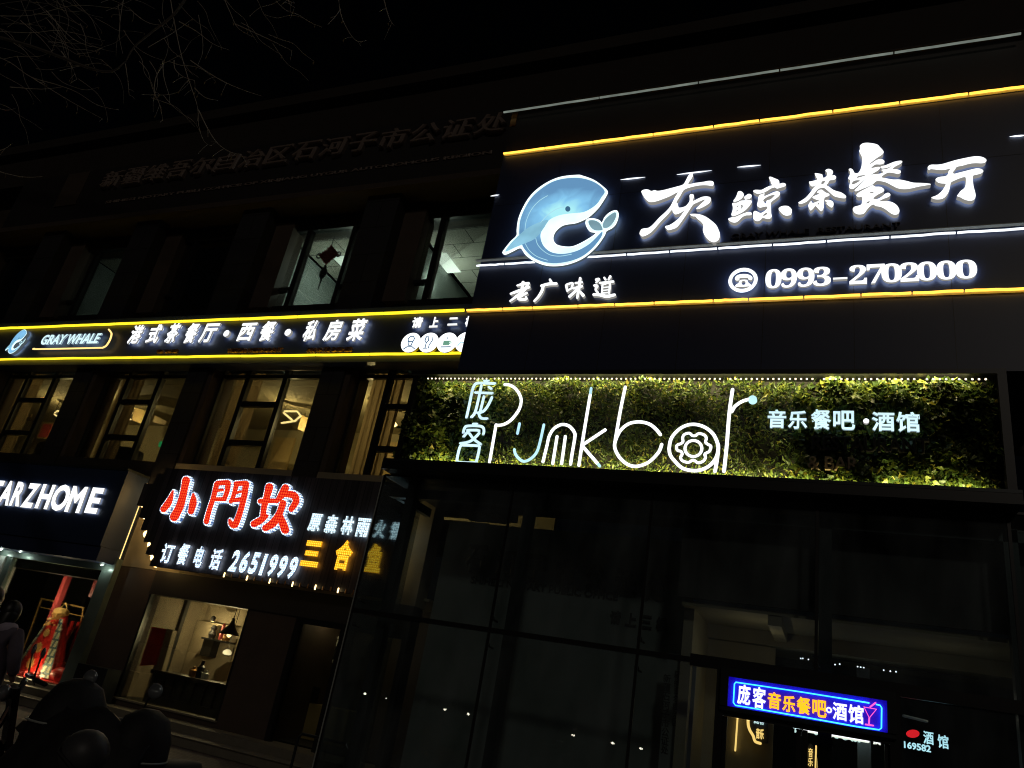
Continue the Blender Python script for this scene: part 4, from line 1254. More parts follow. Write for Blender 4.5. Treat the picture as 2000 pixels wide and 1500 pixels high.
for ch, x0, x1, y0, y1 in (('音', 105, 320, 112, 312), ('乐', 335, 555, 125, 322), ('餐', 590, 820, 112, 330), ('吧', 842, 1085, 125, 332), ('酒', 1275, 1525, 138, 345), ('馆', 1550, 1805, 138, 355)):
    text(MB(), ch, (1480 + x0 / 5.714, 780 + y1 / 5.714), (1480 + x1 / 5.714, 780 + y0 / 5.714), YN, 0.05, 0.022).build('character', 'E_cyan', t)
disc(MB(), T((1210, 240)), 0.035, 0.05, 16).build('dot', 'E_white', t)
t = thing('restaurant_lettering', 'unlit brown letters RESTAURANT & BAR half sunk in the leaves', 'lettering', P(1600, 905, YN))
text(MB(), 'RESTAURANT', (1585, 878), (1815, 856), YN + 0.04, 0.05, 0.035).letters('letter', 'soil', t)
text(MB(), '& BAR', (1577, 916), (1678, 893), YN + 0.02, 0.05, 0.035).letters('letter', mat('dull_copper', (0.20, 0.135, 0.07), 0.5), t)

# ------------------------------------------------------------------ glass vestibule
ZG = zr(0.293, YV)
XG0, XG1 = -0.665 * YV, 0.34 * YV
t = thing('glass_vestibule', 'tall dark glass vestibule with thin black mullions below the plant wall', 'glass front', (XG0, YV, 0))
MX = [-0.434 * YV, -0.224 * YV, -0.012 * YV, 0.195 * YV]
ZBAR = zr(0.0795, YV)
Zc = [0.02, ZBAR, ZG]
xs = [XG0] + MX + [XG1]
for i in range(5):
    for j in range(2):
        if j == 0 and i in (2, 3):
            continue
        bx('pane', 'vpane', t, xs[i] + 0.012, xs[i + 1] - 0.012, YV, YV + 0.012, Zc[j] + 0.02, Zc[j + 1] - 0.02)
XD0, XD1 = -0.117 * YV, 0.070 * YV
bx('pane', 'vpane', t, xs[2] + 0.012, XD0 - 0.05, YV, YV + 0.012, 0.04, ZBAR - 0.02)
bx('pane', 'vpane', t, XD1 + 0.05, xs[4] - 0.012, YV, YV + 0.012, 0.04, ZBAR - 0.02)
for j in range(2):
    bx('side_pane', 'spane', t, XG0, XG0 + 0.012, YV + 0.02, 11.4, Zc[j] + 0.02, Zc[j + 1] - 0.02)
bx('edge_trim', 'trim', t, XG0 - 0.012, XG0 + 0.006, YV - 0.012, YV - 0.002, 0.0, ZG)
bx('corner_mullion', 'frame', t, XG0 - 0.012, XG0 + 0.03, YV - 0.002, YV + 0.03, 0.0, ZG)
for x in MX:
    bx('mullion', 'frame', t, x - 0.018, x + 0.018, YV - 0.006, YV + 0.02, ZBAR if x > -2.2 and x < 1 else 0, ZG)
bx('crossbar', 'frame', t, XG0 + 0.03, XD0 - 0.4, YV - 0.012, YV + 0.04, ZBAR - 0.035, ZBAR + 0.03)
bx('crossbar', 'frame', t, XD0 - 0.4, XG1, YV - 0.03, YV + 0.06, ZBAR - 0.07, ZBAR + 0.07)
bx('head_beam', 'steel', t, XG0 + 0.03, XG1, YV + 0.25, YV + 0.40, ZG - 0.28, ZG - 0.13)
bx('head_beam', 'steel', t, XG0 + 0.06, XG0 + 0.16, YV + 0.42, 11.5, ZG - 0.28, ZG - 0.14)
bx('soffit', 'black', t, XG0, XG1, YV + 0.03, 12.0, ZG, ZG + 0.03)
for x in (XG0 + 0.42, -0.425 * YV + 0.1, -0.02, 2.0):
    bx('post', 'steel', t, x - 0.075, x + 0.075, YV + 0.25, YV + 0.40, 0, ZG)
for x in [XG0 + 0.08] + MX[:3]:
    for z in (ZBAR + 0.16, ZBAR - 0.2, ZG - 0.14):
        m_ = MB().tube([(x, YV + 0.02, z), (x + 0.02, YV + 0.09, z - 0.02), (x + 0.04, YV + 0.14, z - 0.03)], 0.014, 6)
        m_.ball((x, YV + 0.03, z), 0.035, 0.02, 0.035, 8, 6)
        m_.build('spider_fitting', 'black', t)

# inside the vestibule: notary directory wall
t = thing('notary_directory', 'pale notary office directory panel with dark characters behind the dark glass', 'sign', P(1050, 1150, 11.9))
a, b = P(830, 1200, 11.86), P(1385, 1075, 11.86)
bx('panel', 'board', t, -6.3, -1.9, 11.90, 11.95, 0.2, 4.4)
s = '石河子市公证处'
for i, ch in enumerate(s):
    x = 905 + i * 58.5
    text(MB(), ch, (x, 1112 + i * 9.5 + 4), (x + 48, 1065 + i * 9.5), 11.86, 0.03, 0.05).build('character', 'dark_text', t)
text(MB(), 'SHIHEZI NOTARY PUBLIC OFFICE', (918, 1138), (1208, 1158), 11.87, 0.02, 0.02).letters('letter', 'dark_text', t)
for i, ch in enumerate('请上三楼'):
    x = 1190 + i * 30
    text(MB(), ch, (x, 1218 + i * 4.5), (x + 24, 1194 + i * 4.5), 11.87, 0.02, 0.05).build('character', 'dark_text', t)
t = thing('hanging_notice', 'tall narrow pale notice board with two columns of characters left of the bar door', 'notice board', P(1315, 1400, 11.2))
a, b = P(1285, 1500, 11.2), P(1372, 1300, 11.2)
bx('board', 'board', t, a.x, b.x - 0.08, 11.2, 11.23, 0.5, b.z + 0.1)
for col, x0, x1, yb_, yt_ in (('新疆石河子市公证处', 1292, 1308, 1475, 1318), ('疆维吾尔自治区', 1314, 1330, 1420, 1312)):
    n_ = len(col)
    for i, ch in enumerate(col):
        u0, u1 = i / n_, (i + 0.8) / n_
        xo = 5 * (0.5 - u0)
        text(MB(), ch, (x0 + xo, yt_ + (yb_ - yt_) * u1), (x1 + xo, yt_ + (yb_ - yt_) * u0), 11.19, 0.006, 0.02).build('character', 'dark_text', t)

# bar lobby behind the door
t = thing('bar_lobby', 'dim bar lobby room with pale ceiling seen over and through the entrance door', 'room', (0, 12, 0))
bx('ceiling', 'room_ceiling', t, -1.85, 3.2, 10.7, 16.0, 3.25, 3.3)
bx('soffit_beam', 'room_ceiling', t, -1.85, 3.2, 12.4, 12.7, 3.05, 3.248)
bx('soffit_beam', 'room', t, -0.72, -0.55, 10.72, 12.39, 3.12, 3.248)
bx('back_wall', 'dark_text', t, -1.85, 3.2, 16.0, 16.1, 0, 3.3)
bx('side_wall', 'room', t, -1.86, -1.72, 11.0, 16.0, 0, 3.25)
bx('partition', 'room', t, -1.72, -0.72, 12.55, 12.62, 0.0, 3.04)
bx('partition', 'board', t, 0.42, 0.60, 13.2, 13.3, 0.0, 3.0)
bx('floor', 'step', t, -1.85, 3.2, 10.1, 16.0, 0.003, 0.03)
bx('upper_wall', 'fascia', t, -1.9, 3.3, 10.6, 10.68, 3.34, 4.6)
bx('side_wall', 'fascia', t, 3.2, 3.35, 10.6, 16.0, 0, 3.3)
lamp(t, (-0.9, 11.3, 2.7), 1.5, (1.0, 0.85, 0.58), 0.15)
lamp(t, (1.4, 11.6, 2.6), 0.7, (1.0, 0.88, 0.66), 0.15)
t = thing('led_dot_reflection', 'reflected line of LED dots above the door sign, imitated by glowing beads', 'reflection', P(1640, 1292, 12.3))
mb = MB()
for x, y in ((1564, 1286), (1568, 1286), (1579, 1288), (1604, 1292), (1609, 1294), (1617, 1295.5), (1631, 1298), (1640, 1297), (1675, 1302), (1681, 1303), (1687, 1304), (1726, 1309), (1739, 1311), (1750, 1312)):
    mb.ball(P(x, y, 12.36), 0.011, seg=6, ring=4)
mb.build('spot', 'E_strip', t)  # glowing beads imitate LED dots mirrored in the glass
bx('bead_bar', 'black', t, -0.2, 1.9, 12.37, 12.39, P(1640, 1292, 12.36).z + 0.01, P(1640, 1292, 12.36).z + 0.035)
t = thing('wall_light_bar', 'thin vertical warm light bar on the lobby wall just inside the door', 'wall light', P(1438, 1470, 12.5))
MB().tube([P(1441, 1396, 12.5), P(1436, 1466, 12.5)], 0.014, 6).build('light_bar', 'E_gold', t)
t = thing('menu_sign', 'dark sign with wavy gold glowing edge at the left of the doorway', 'sign', P(1480, 1420, 12.4))
e = smooth([(1463, 1380), (1461, 1410), (1464, 1425), (1471, 1437), (1475, 1448), (1485, 1452)], 4, False)
MB().tube([P(x, y, 12.4) for x, y in e], 0.022, 6).build('edge_light', 'E_gold', t)
MB().prism([P(x, y, 12.42) for x, y in e] + [P(1500, 1452, 12.42), P(1500, 1380, 12.42)], (0, 0.03, 0)).build('board', 'dark_text', t)
text(MB(), '庞客', (1472, 1413), (1494, 1400), 12.38, 0.02, 0.03).build('lettering', 'E_cyan', t)
text(MB(), '音乐', (1476, 1442), (1492, 1424), 12.38, 0.02, 0.04).build('lettering', 'E_gold', t)
t = thing('lobby_sign', 'inner white lettering with a white line under it, half hidden by the blue door sign', 'sign', P(1630, 1435, 13.0))
text(MB(), '客', (1548, 1430), (1567, 1402), 13.0, 0.02, 0.03).build('character', 'E_cyan', t)
text(MB(), 'Punk bar', (1572, 1432), (1688, 1412), 13.0, 0.02, 0.03).build('lettering', 'E_cyan', t)
MB().tube([P(1570, 1427, 13.0), P(1696, 1449, 13.0)], 0.018, 6).build('underline', 'E_tube', t)
text(MB(), '餐', (1702, 1453), (1722, 1437), 13.0, 0.02, 0.03).build('character', 'E_white', t)
t = thing('gold_oval_sign', 'small dark oval sign between two gold light strips deep in the lobby', 'sign', P(1585, 1480, 13.1))
for x0, y0, x1, y1 in ((1573, 1443, 1571, 1520), (1594, 1457, 1592, 1520), (1599, 1462, 1597, 1520)):
    MB().tube([P(x0, y0, 13.1), P(x1, y1, 13.1)], 0.013, 6).build('light_strip', 'E_gold', t)
MB().prism([P(1583 + 8 * math.cos(k * math.pi / 10), 1478 + 26 * math.sin(k * math.pi / 10), 13.12) for k in range(20)], (0, 0.03, 0)).build('board', 'dark_text', t)
text(MB(), '音\n乐', (1578, 1496), (1588, 1462), 13.09, 0.02, 0.02).build('lettering', 'E_gold', t)
t = thing('window_sign', 'blurred white neon characters and digits in the window right of the bar door', 'neon sign', P(1810, 1450, 11.0))
for ch, bl, tr in (('酒', (1804, 1452), (1823, 1430)), ('馆', (1832, 1460), (1852, 1437))):
    text(MB(), ch, bl, tr, 11.0, 0.02, 0.02).build('character', 'E_tubedim', t)
text(MB(), '169582', (1766, 1461), (1818, 1456), 11.0, 0.02, 0.03).letters('digit', 'E_tubedim', t)
MB().prism([P(1783 + 13 * math.cos(k * math.pi / 10), 1433 + 8 * math.sin(k * math.pi / 10), 11.02) for k in range(20)], (0, 0.02, 0)).build('red_badge', 'E_reddot', t)
t = thing('light_tube', 'short white tube light in the window right of the bar door', 'tube light', P(1790, 1405, 11.6))
MB().tube([P(1765, 1398, 11.6), P(1810, 1409, 11.6)], 0.02, 6).build('tube', 'trim', t)
bx('window_partition', 'board', thing('low_partition', 'pale low partition inside the window right of the bar door', 'partition', (1.6, 11.3, 0)), 0.9, 2.2, 11.30, 11.34, 0.05, 1.42)

# ------------------------------------------------------------------ bar door with its blue sign
t = thing('entrance_door', 'black framed glass double door of the bar below the blue neon sign', 'door', ((XD0 + XD1) / 2, YV, 0))
ZD = zr(0.0285, YV)
for x0, x1 in ((XD0 - 0.06, XD0 + 0.03), (XD1 - 0.06, XD1 + 0.05)):
    bx('jamb', 'black', t, x0, x1, YV - 0.08, YV + 0.10, 0, ZBAR - 0.07)
bx('lintel', 'black', t, XD0 + 0.03, XD1 - 0.06, YV - 0.07, YV + 0.10, ZD - 0.07, ZD)
for x0, x1 in ((XD0 + 0.03, -0.27), (-0.25, XD1 - 0.06)):
    lf = MB()
    lf.box(x0, x0 + 0.05, YV - 0.02, YV + 0.02, 0.03, ZD - 0.075).box(x1 - 0.05, x1, YV - 0.02, YV + 0.02, 0.03, ZD - 0.075).box(x0 + 0.05, x1 - 0.05, YV - 0.02, YV + 0.02, 0.03, 0.15)
    leaf = lf.build('door_leaf', 'black', t)
    bx('door_glass', 'pane', leaf, x0 + 0.05, x1 - 0.05, YV - 0.004, YV + 0.004, 0.15, ZD - 0.08)
    xh = x1 - 0.09 if x0 < -0.5 else x0 + 0.09
    MB().tube([(xh, YV - 0.07, 0.75), (xh, YV - 0.07, 1.5)], 0.014, 8).build('handle', 'chrome', leaf)
YD = YV - 0.14
t = thing('door_sign', 'bright blue neon sign box with white and orange characters above the bar door', 'neon sign', P(1578, 1385, YD))
a, b = P(1421, 1379, YD + 0.03), P(1732, 1371, YD + 0.03)
x0, x1 = a.x, b.x
z0, z1 = a.z, P(1425.7, 1322, YD + 0.03).z
MB().box(x0, x1, YD + 0.03, YD + 0.05, z0, z1).build('panel', 'E_bluepanel', t)
f = MB()
f.box(x0 - 0.09, x1 + 0.09, YD - 0.02, YD + 0.06, z1, z1 + 0.10).box(x0 - 0.09, x1 + 0.09, YD + 0.0, YD + 0.06, z0 - 0.05, z0)
f.box(x0 - 0.09, x0, YD - 0.02, YD + 0.06, z0, z1).box(x1, x1 + 0.09, YD - 0.02, YD + 0.06, z0, z1)
f.build('frame', 'steel', t)
T = frame_of(1410, 1295, 5.714, YD)
mb = MB()
bd = [(150, 212), (400, 248), (900, 325), (1400, 405), (1640, 443)]
mb.tube([T(p) for p in [(128, 440), (140, 232), (155, 214), (400, 250), (900, 325), (1400, 405), (1640, 445)]], 0.0075, 6)
mb.tube([T(p) for p in [(1725, 462), (1765, 472), (1783, 500), (1780, 725), (1755, 745), (1500, 708), (930, 605), (500, 530), (150, 472), (128, 440)]], 0.0075, 6)
mb.build('border_tube', emi('sky_blue_neon', (0.03, 0.36, 1.0), 4.0, 0.3), t)
for ch, xx0, xx1, y0, y1, m in (('庞', 168, 322, 250, 455, 'E_white'), ('客', 335, 495, 280, 492, 'E_white'), ('音', 508, 660, 338, 500, 'E_orange'), ('乐', 672, 822, 375, 535, 'E_orange'),
                                ('餐', 832, 992, 395, 560, 'E_orange'), ('吧', 1008, 1168, 425, 590, 'E_orange'), ('酒', 1235, 1395, 455, 625, 'E_white'), ('馆', 1412, 1580, 480, 660, 'E_white')):
    u, v = T((xx0, y1)), T((xx1, y0))
    vs, fs = text_geo(ch, 0.025)
    lo = [min(q[j] for q in vs) for j in range(3)]
    hi = [max(q[j] for q in vs) for j in range(3)]
    # width from the middle row so that the slope of the row in the photo does not stretch it
    sl_ = (v.z - u.z)
    MB().add([(u.x + (q.x - lo[0]) / (hi[0] - lo[0]) * (v.x - u.x), YD + (hi[2] - q.z) * 0.2, u.z + (q.y - lo[1]) / (hi[1] - lo[1]) * sl_) for q in vs], fs).build('character', m, t)
c = T((1195, 525))
MB().tube([(c.x + 0.024 * math.cos(k * math.pi / 10), c.y, c.z + 0.024 * math.sin(k * math.pi / 10)) for k in range(20)], 0.009, 6, True).build('ring', 'E_white', t)
mb = MB()
mb.tube([T(p) for p in [(1585, 490), (1725, 515), (1645, 612)]], 0.008, 6, True)
tubes(mb, T, [[(1645, 612), (1640, 690)], [(1603, 685), (1690, 698)], [(1655, 490), (1715, 443)]], 0.008)
mb.build('cocktail_glass', 'E_pink', t)

# ------------------------------------------------------------------ hotpot restaurant: plank sign with LED characters
YH = 11.5
t = thing('hotpot_sign', 'dark plank sign board with red LED characters and stepped left edge', 'sign', P(520, 1020, YH))
T = frame_of(260, 900, 3.448, YH + 0.08)
edge = [(225, 40), (225, 90), (160, 90), (155, 157), (75, 160), (30, 300), (65, 303), (45, 380), (80, 382), (60, 465), (95, 468), (78, 545), (110, 548), (95, 630), (135, 632), (118, 720)]
eb = P(260 + 118 / 3.448, 900 + 700 / 3.448, YH + 0.08)
zt, zb = zr(0.283, YH), zr(0.1035, YH)
pts = []
prev = None
for p in edge:
    v = T(p)
    if prev is not None and abs(p[1] - prev[0][1]) < 8:
        v.z = prev[1].z                      # the cuts run level
    elif prev is not None:
        v.x = prev[1].x                      # and the board ends run upright
    pts.append(v)
    prev = (p, v)
pts[0].z = zt
pts[-1].z = zb
loop = pts + [Vector((-6.95, YH + 0.08, zb)), Vector((-6.95, YH + 0.08, zb + 0.75)), Vector((-7.1, YH + 0.08, zb + 0.75)), Vector((-7.1, YH + 0.08, zb + 1.25)), Vector((-6.9, YH + 0.08, zb + 1.25)), Vector((-6.9, YH + 0.08, zt))]
MB().prism(loop, (0, 0.10, 0)).build('board', 'plank', t)
# lamp strip fixed behind the stepped edge, washing the wall
mb = MB()
for i in range(2, len(pts) - 1):
    a, b = pts[i], pts[i + 1]
    if abs(a.x - b.x) < 0.02:
        mb.box(a.x + 0.01, a.x + 0.04, YH + 0.19, YH + 0.24, min(a.z, b.z), max(a.z, b.z))
mb.build('hidden_light_strip', emi('amber_wall_wash', (1.0, 0.62, 0.20), 16.0), t)
mb = MB().box(-7.2, -7.17, YH + 0.21, YH + 0.26, zb + 0.3, zt - 0.2)
mb.build('hidden_light_strip', emi('amber_wall_wash_end', (1.0, 0.70, 0.30), 2.0), t)
for x, y in ((78, 490), (106, 562), (126, 650)):
    MB().ball(T((x, y), 0.06), 0.075, seg=12, ring=8).build('bulb', 'E_warm', t)
RED = [
    [[(425, 122, 52), (400, 250, 46), (350, 450, 52), (270, 600, 56)], [(255, 262, 12), (205, 400, 42), (130, 500, 40)], [(520, 300, 14), (520, 400, 46), (490, 530, 38)]],
    [[(825, 170, 34), (780, 350, 32), (725, 520, 32), (690, 660, 35)], [(840, 158, 33), (970, 150, 34)], [(975, 160, 36), (960, 270, 32), (925, 360, 32)], [(815, 258, 20), (900, 248, 20)], [(790, 370, 28), (930, 368, 28)],
     [(1210, 170, 42), (1165, 420, 38), (1075, 690, 42), (1020, 690, 38), (995, 640, 18)], [(1080, 168, 33), (1200, 160, 34)], [(1085, 180, 32), (1045, 330, 28), (1012, 400, 28)], [(1075, 287, 20), (1145, 270, 18)], [(1020, 388, 28), (1140, 372, 28)]],
    [[(1390, 395, 32), (1500, 390, 34), (1600, 388, 28)], [(1510, 210, 52), (1480, 330, 44), (1440, 480, 38), (1430, 600, 40)], [(1310, 690, 44), (1400, 640, 44), (1480, 585, 22)],
     [(1720, 220, 48), (1660, 330, 44), (1605, 400, 24)], [(1700, 300, 42), (1830, 318, 48), (1858, 400, 44), (1795, 500, 36)], [(1690, 420, 44), (1640, 560, 44), (1560, 680, 52), (1460, 745, 42)], [(1640, 560, 38), (1690, 690, 52), (1720, 770, 52)]],
]
T = frame_of(300, 920, 6.667, YH - 0.02)
T2 = frame_of(300 + 0.2, 920 + 0.2, 6.667, YH - 0.02)
for sts in RED:
    ch = brush(MB(), sts, T2, 0.065, 19, 0.012).build('character', 'E_leds', t)
    brush(MB(), sts, T, 0.010, -1, -0.012).build('red_face', 'E_red', ch)


def led_row(rows, m, bold=0.05, shear=0.0):
    for s_, x0, x1, y0, y1 in rows:
        text(MB(), s_, (x0, y1), (x1, y0), YH, 0.05, bold, shear).build('character', m, t)


led_row([('订', 308, 344, 1063, 1098), ('餐', 340, 374, 1063, 1102), ('电', 373, 403, 1068, 1107), ('话', 404, 438, 1073, 1111)], 'E_ledn', 0.035)
for ch, x0 in zip('2651999', (443, 462, 481, 503, 517, 536, 556)):
    k = (x0 - 443) / 113
    text(MB(), ch, (x0, 1115 + 15 * k), (x0 + (30 if ch != '1' else 21), 1075 + 13 * k), YH, 0.05, 0.045, 0.06).build('digit', 'E_ledn', t)
led_row([('原', 598, 631, 1004, 1036), ('森', 630, 663, 1006, 1040), ('林', 662, 694, 1009, 1043), ('雨', 691, 725, 1013, 1047), ('火', 727, 757, 1016, 1050), ('锅', 759, 789, 1020, 1053)], 'E_leds2', 0.04)
led_row([('三', 584, 631, 1058, 1104), ('合', 646, 694, 1056, 1111), ('鱼', 709, 753, 1063, 1116)], 'E_ledy', 0.05)
for i in range(18):
    u = i / 17
    p = P(440 + u * 252, 1121 + u * 33, YH + 0.06)
    MB().tube([(p.x, p.y - 0.02, zb - 0.02), (p.x, p.y - 0.02, zb + 0.05)], 0.013, 6).build('edge_lamp', 'E_warm' if i % 3 == 0 else 'copper', t)

# ------------------------------------------------------------------ ground floor wall of the two shops
t = thing('shopfront_wall', 'dark ground-floor wall with beige piers around the two shop fronts', 'wall', (-14, 12, 0))
zw0, zw1 = zr(-0.111, 12), zr(0.057, 12)
xw0, xw1 = P(261, 1250, 12.0).x, P(462, 1280, 12.0).x
xd0, xd1 = -9.1, -7.6
xs0, xs1 = -17.25, -14.30
mb = MB()
mb.box(xs1 + 0.35, xw0, 12.0, 12.3, 0.27, 2.85).box(xw0, xw1, 12.0, 12.3, 0.27, zw0).box(xw1, xd0, 12.0, 12.3, 0.27, 2.85)
mb.build('pier', 'stone', t)
MB().box(xw0, xd1 + 0.9, 11.97, 12.3, zw1, 2.86).build('lintel', 'fascia', t)
MB().box(xs1 + 0.35, -6.7, 12.0, 12.39, 2.86, 5.2).build('upper_wall', 'plaster', t)
MB().box(-34, xs1 + 0.35, 12.0, 12.39, 2.5, 5.2).build('upper_wall', 'fascia', t)
MB().box(-34, xs0 - 0.9, 12.0, 12.3, 0, 2.7).build('far_wall', 'fascia', t)
MB().box(xw0, xw1, 11.95, 12.3, zw0, zw0 + 0.03).build('sill', 'step', t)
MB().box(xd1 + 0.9, -6.7, 12.0, 12.3, 0.27, 2.86).build('pier', 'fascia', t)
f = MB().box(xd0, xd0 + 0.1, 11.98, 12.1, 0.27, zw1).box(xd0 + 1.02, xd0 + 1.12, 11.98, 12.1, 0.27, zw1).box(xd1 + 0.8, xd1 + 0.9, 11.98, 12.1, 0.27, zw1).box(xd0 + 0.1, xd0 + 1.02, 11.98, 12.1, zw1 - 0.1, zw1).box(xd0 + 1.12, xd1 + 0.8, 11.98, 12.1, zw1 - 0.1, zw1)
d = thing('restaurant_door', 'dark framed glass door of the hotpot restaurant beside the vestibule', 'door', ((xd0 + xd1) / 2, 12, 0.27))
f.build('door_frame', 'frame', d)
MB().box(xd0 + 0.1, xd0 + 1.02, 12.03, 12.04, 0.3, zw1 - 0.1).build('door_glass', 'pane', d)
MB().box(xd0 + 1.12, xd1 + 0.8, 12.03, 12.04, 0.3, zw1 - 0.1).build('door_glass', 'pane', d)
d = thing('restaurant_window', 'large ground-floor window of the hotpot restaurant', 'window', ((xw0 + xw1) / 2, 12, zw0))
MB().box(xw0, xw0 + 0.05, 12.0, 12.12, zw0 + 0.03, zw1).box(xw1 - 0.05, xw1, 12.0, 12.12, zw0 + 0.03, zw1).build('frame', 'frame', d)
MB().box(xw0 + 0.05, xw1 - 0.05, 12.05, 12.06, zw0 + 0.03, zw1).build('pane', 'pane', d)
# room
t = thing('restaurant_room', 'beige dining room behind the hotpot restaurant window', 'room', (-10, 13, 0.27))
bx('back_wall', 'plaster', t, -15.0, -9.2, 15.0, 15.1, 0.27, 3.0)
bx('back_wall', 'stone', t, -9.2, -6.6, 14.2, 14.3, 0.27, 3.0)  # darker stone put here to dim the doorway
bx('side_wall', 'stone', t, -9.25, -9.2, 12.3, 15.0, 0.27, 3.0)  # wall added to block the pendant's light from the doorway
bx('side_wall', 'plaster', t, -14.2, -14.1, 12.3, 15.0, 0.27, 3.0)
bx('ceiling', 'plaster', t, -15.0, -6.6, 12.3, 15.0, 3.0, 3.05)
bx('floor', 'stone_dark', t, -15.0, -6.6, 12.3, 15.0, 0.26, 0.30)
pc = P(370, 1240, 14.85)
bx('alcove_wall', 'plaster', t, P(350, 1210, 14.8).x, P(352, 1210, 14.8).x + 3.0, 14.78, 14.9, 0.3, P(390, 1212, 14.8).z)
# red hanging cloth on a pale post at the left
q = P(310, 1240, 12.9)
d = thing('red_hanging', 'dark red hanging cloth on a pale post inside the restaurant window', 'hanging', (q.x, 12.9, 0.3))
MB().prism([P(x, y, 12.9) for x, y in ((296, 1224), (322, 1228), (302, 1298), (272, 1300))], (0, 0.05, 0)).build('cloth', 'red', d)
MB().prism([P(x, y, 12.95) for x, y in ((325, 1227), (338, 1231), (296, 1378), (274, 1376))], (0, 0.12, 0)).build('post', 'plaster', d)
d = thing('wall_shelf', 'dark wall shelf with small ornaments under the spotlight in the restaurant', 'shelf', P(425, 1245, 14.6))
a, b = P(400, 1243, 14.6), P(448, 1262, 14.6)
MB().box(a.x, b.x, 14.5, 14.77, a.z - 0.06, a.z - 0.02).box(a.x + 0.05, a.x + 0.35, 14.55, 14.77, a.z - 0.42, a.z - 0.06).build('board', 'black', d)
for dx, h, r_, m in ((0.18, 0.30, 0.09, 'black'), (0.45, 0.38, 0.05, 'red_post'), (0.62, 0.16, 0.09, 'copper')):
    o_ = MB().lathe((a.x + dx, 14.62, a.z - 0.018), [(r_ * 0.7, 0), (r_, h * 0.3), (r_ * 0.6, h * 0.6), (r_ * 0.85, h * 0.8), (r_ * 0.3, h)], 10).build('ornament', m)
    tag(o_, {'black': 'small dark figurine at the left of the restaurant wall shelf', 'red_post': 'red upright ornament in the middle of the restaurant wall shelf', 'copper': 'squat copper pot at the right of the restaurant wall shelf'}[m], 'ornament', 'ornaments on the wall shelf')
d = thing('spotlight', 'small warm spot on the alcove wall top inside the restaurant', 'spotlight', P(415, 1213, 14.55))
c = P(415, 1213, 14.5)
MB().lathe(c, [(0.05, 0), (0.06, 0.08), (0.02, 0.12)], 10).build('housing', 'black', d)
MB().lathe(c - Vector((0, 0, 0.012)), [(0.04, 0), (0.04, 0.008)], 10).build('lens', 'E_warm', d)
lamp(d, c + Vector((0, -0.1, -0.1)), 30, (1.0, 0.76, 0.40), 0.05)
c = P(451, 1228, 13.4)
d = thing('pendant_lamp', 'black cone pendant lamp inside the restaurant window', 'pendant lamp', c)
MB().lathe(c, [(0.22, -0.12), (0.20, -0.10), (0.07, 0.06), (0.035, 0.16), (0.03, 0.22)], 16).build('lamp_shade', 'black', d, True)
MB().tube([c + Vector((0, 0, 0.2)), (c.x, c.y, 3.0)], 0.008, 6).build('cord', 'black', d)
MB().ball(c + Vector((0, 0, -0.13)), 0.05).build('bulb', 'E_warm', d)
lamp(d, c + Vector((0, 0, -0.25)), 55, (1.0, 0.78, 0.42), 0.06)
c = P(444, 1274, 13.9)
d = thing('glass_lamp', 'small glowing glass lamp hanging below the black pendant', 'pendant lamp', c)
MB().lathe(c, [(0.05, -0.055), (0.095, -0.035), (0.095, 0.015), (0.04, 0.06)], 12).build('lamp_shade', emi('glass_lamp_glow', (1.0, 0.80, 0.45), 1.3, 0.5), d)
MB().tube([c + Vector((0, 0, 0.08)), (c.x, c.y, 3.0)], 0.006, 6).build('cord', 'black', d)
d = thing('counter', 'dark counter with grid front low in the restaurant window', 'counter', P(380, 1390, 13.0))
a, b = P(312, 1322, 13.0), P(450, 1350, 13.0)
mb = MB().box(a.x, b.x + 0.8, 12.7, 13.3, 0.9, 0.97)
mb.box(a.x, b.x + 0.8, 12.75, 13.25, 0.31, 0.5)
for k in range(9):
    u = a.x + 0.05 + k * 0.28
    mb.box(u, u + 0.04, 12.74, 12.80, 0.5, 0.9)
mb.build('counter_frame', 'black', d)
bx('counter_panel', 'stone_dark', d, a.x, b.x + 0.8, 12.82, 12.86, 0.5, 0.9)
for k, (x, y, h, m, lb) in enumerate(((388, 1322, 0.34, 'black', 'tall dark bottle on the restaurant counter'), (372, 1330, 0.2, 'copper', 'short amber jar left of the dark bottle on the counter'), (396, 1334, 0.18, 'white', 'small pale cup right of the dark bottle on the counter'))):
    p = P(x, y, 13.0)
    o_ = MB().lathe((p.x, 13.0, 0.97), [(0.07, 0), (0.08, h * 0.6), (0.035, h * 0.75), (0.04, h)], 10).build('bottle', m)
    tag(o_, lb, 'bottle', 'items on the counter')
# behind the door: picture and cashier screen
d = thing('ink_picture', 'pale landscape picture with a dark round form behind the restaurant door', 'picture', P(648, 1270, 13.6))
a, b = P(628, 1290, 13.6), P(672, 1245, 13.6)
bx('print', 'white', d, a.x, b.x, 13.60, 13.63, a.z, b.z)
c = P(650, 1274, 13.6)
MB().prism([(c.x + 0.20 * math.cos(k * math.pi / 8) * (1 + 0.15 * math.sin(k * 3)), 13.59, c.z + 0.13 * math.sin(k * math.pi / 8)) for k in range(16)], (0, 0.008, 0)).build('ink_shape', 'dark_text', d)
d = thing('cash_desk', 'cash desk with a dark screen behind the restaurant door', 'desk', P(620, 1390, 13.2))
c = P(612, 1352, 13.2)
bx('desk_body', 'wood', d, c.x - 0.5, c.x + 0.9, 13.2, 13.7, 0.31, c.z - 0.2)
bx('screen', 'black', d, c.x - 0.18, c.x + 0.14, 13.18, 13.21, c.z - 0.18, c.z + 0.10)
bx('screen_light', 'E_panel', d, c.x - 0.12, c.x - 0.09, 13.172, 13.178, c.z + 0.02, c.z + 0.05)
lamp(d, (c.x + 0.2, 13.0, 2.6), 5, (1.0, 0.82, 0.5), 0.1)

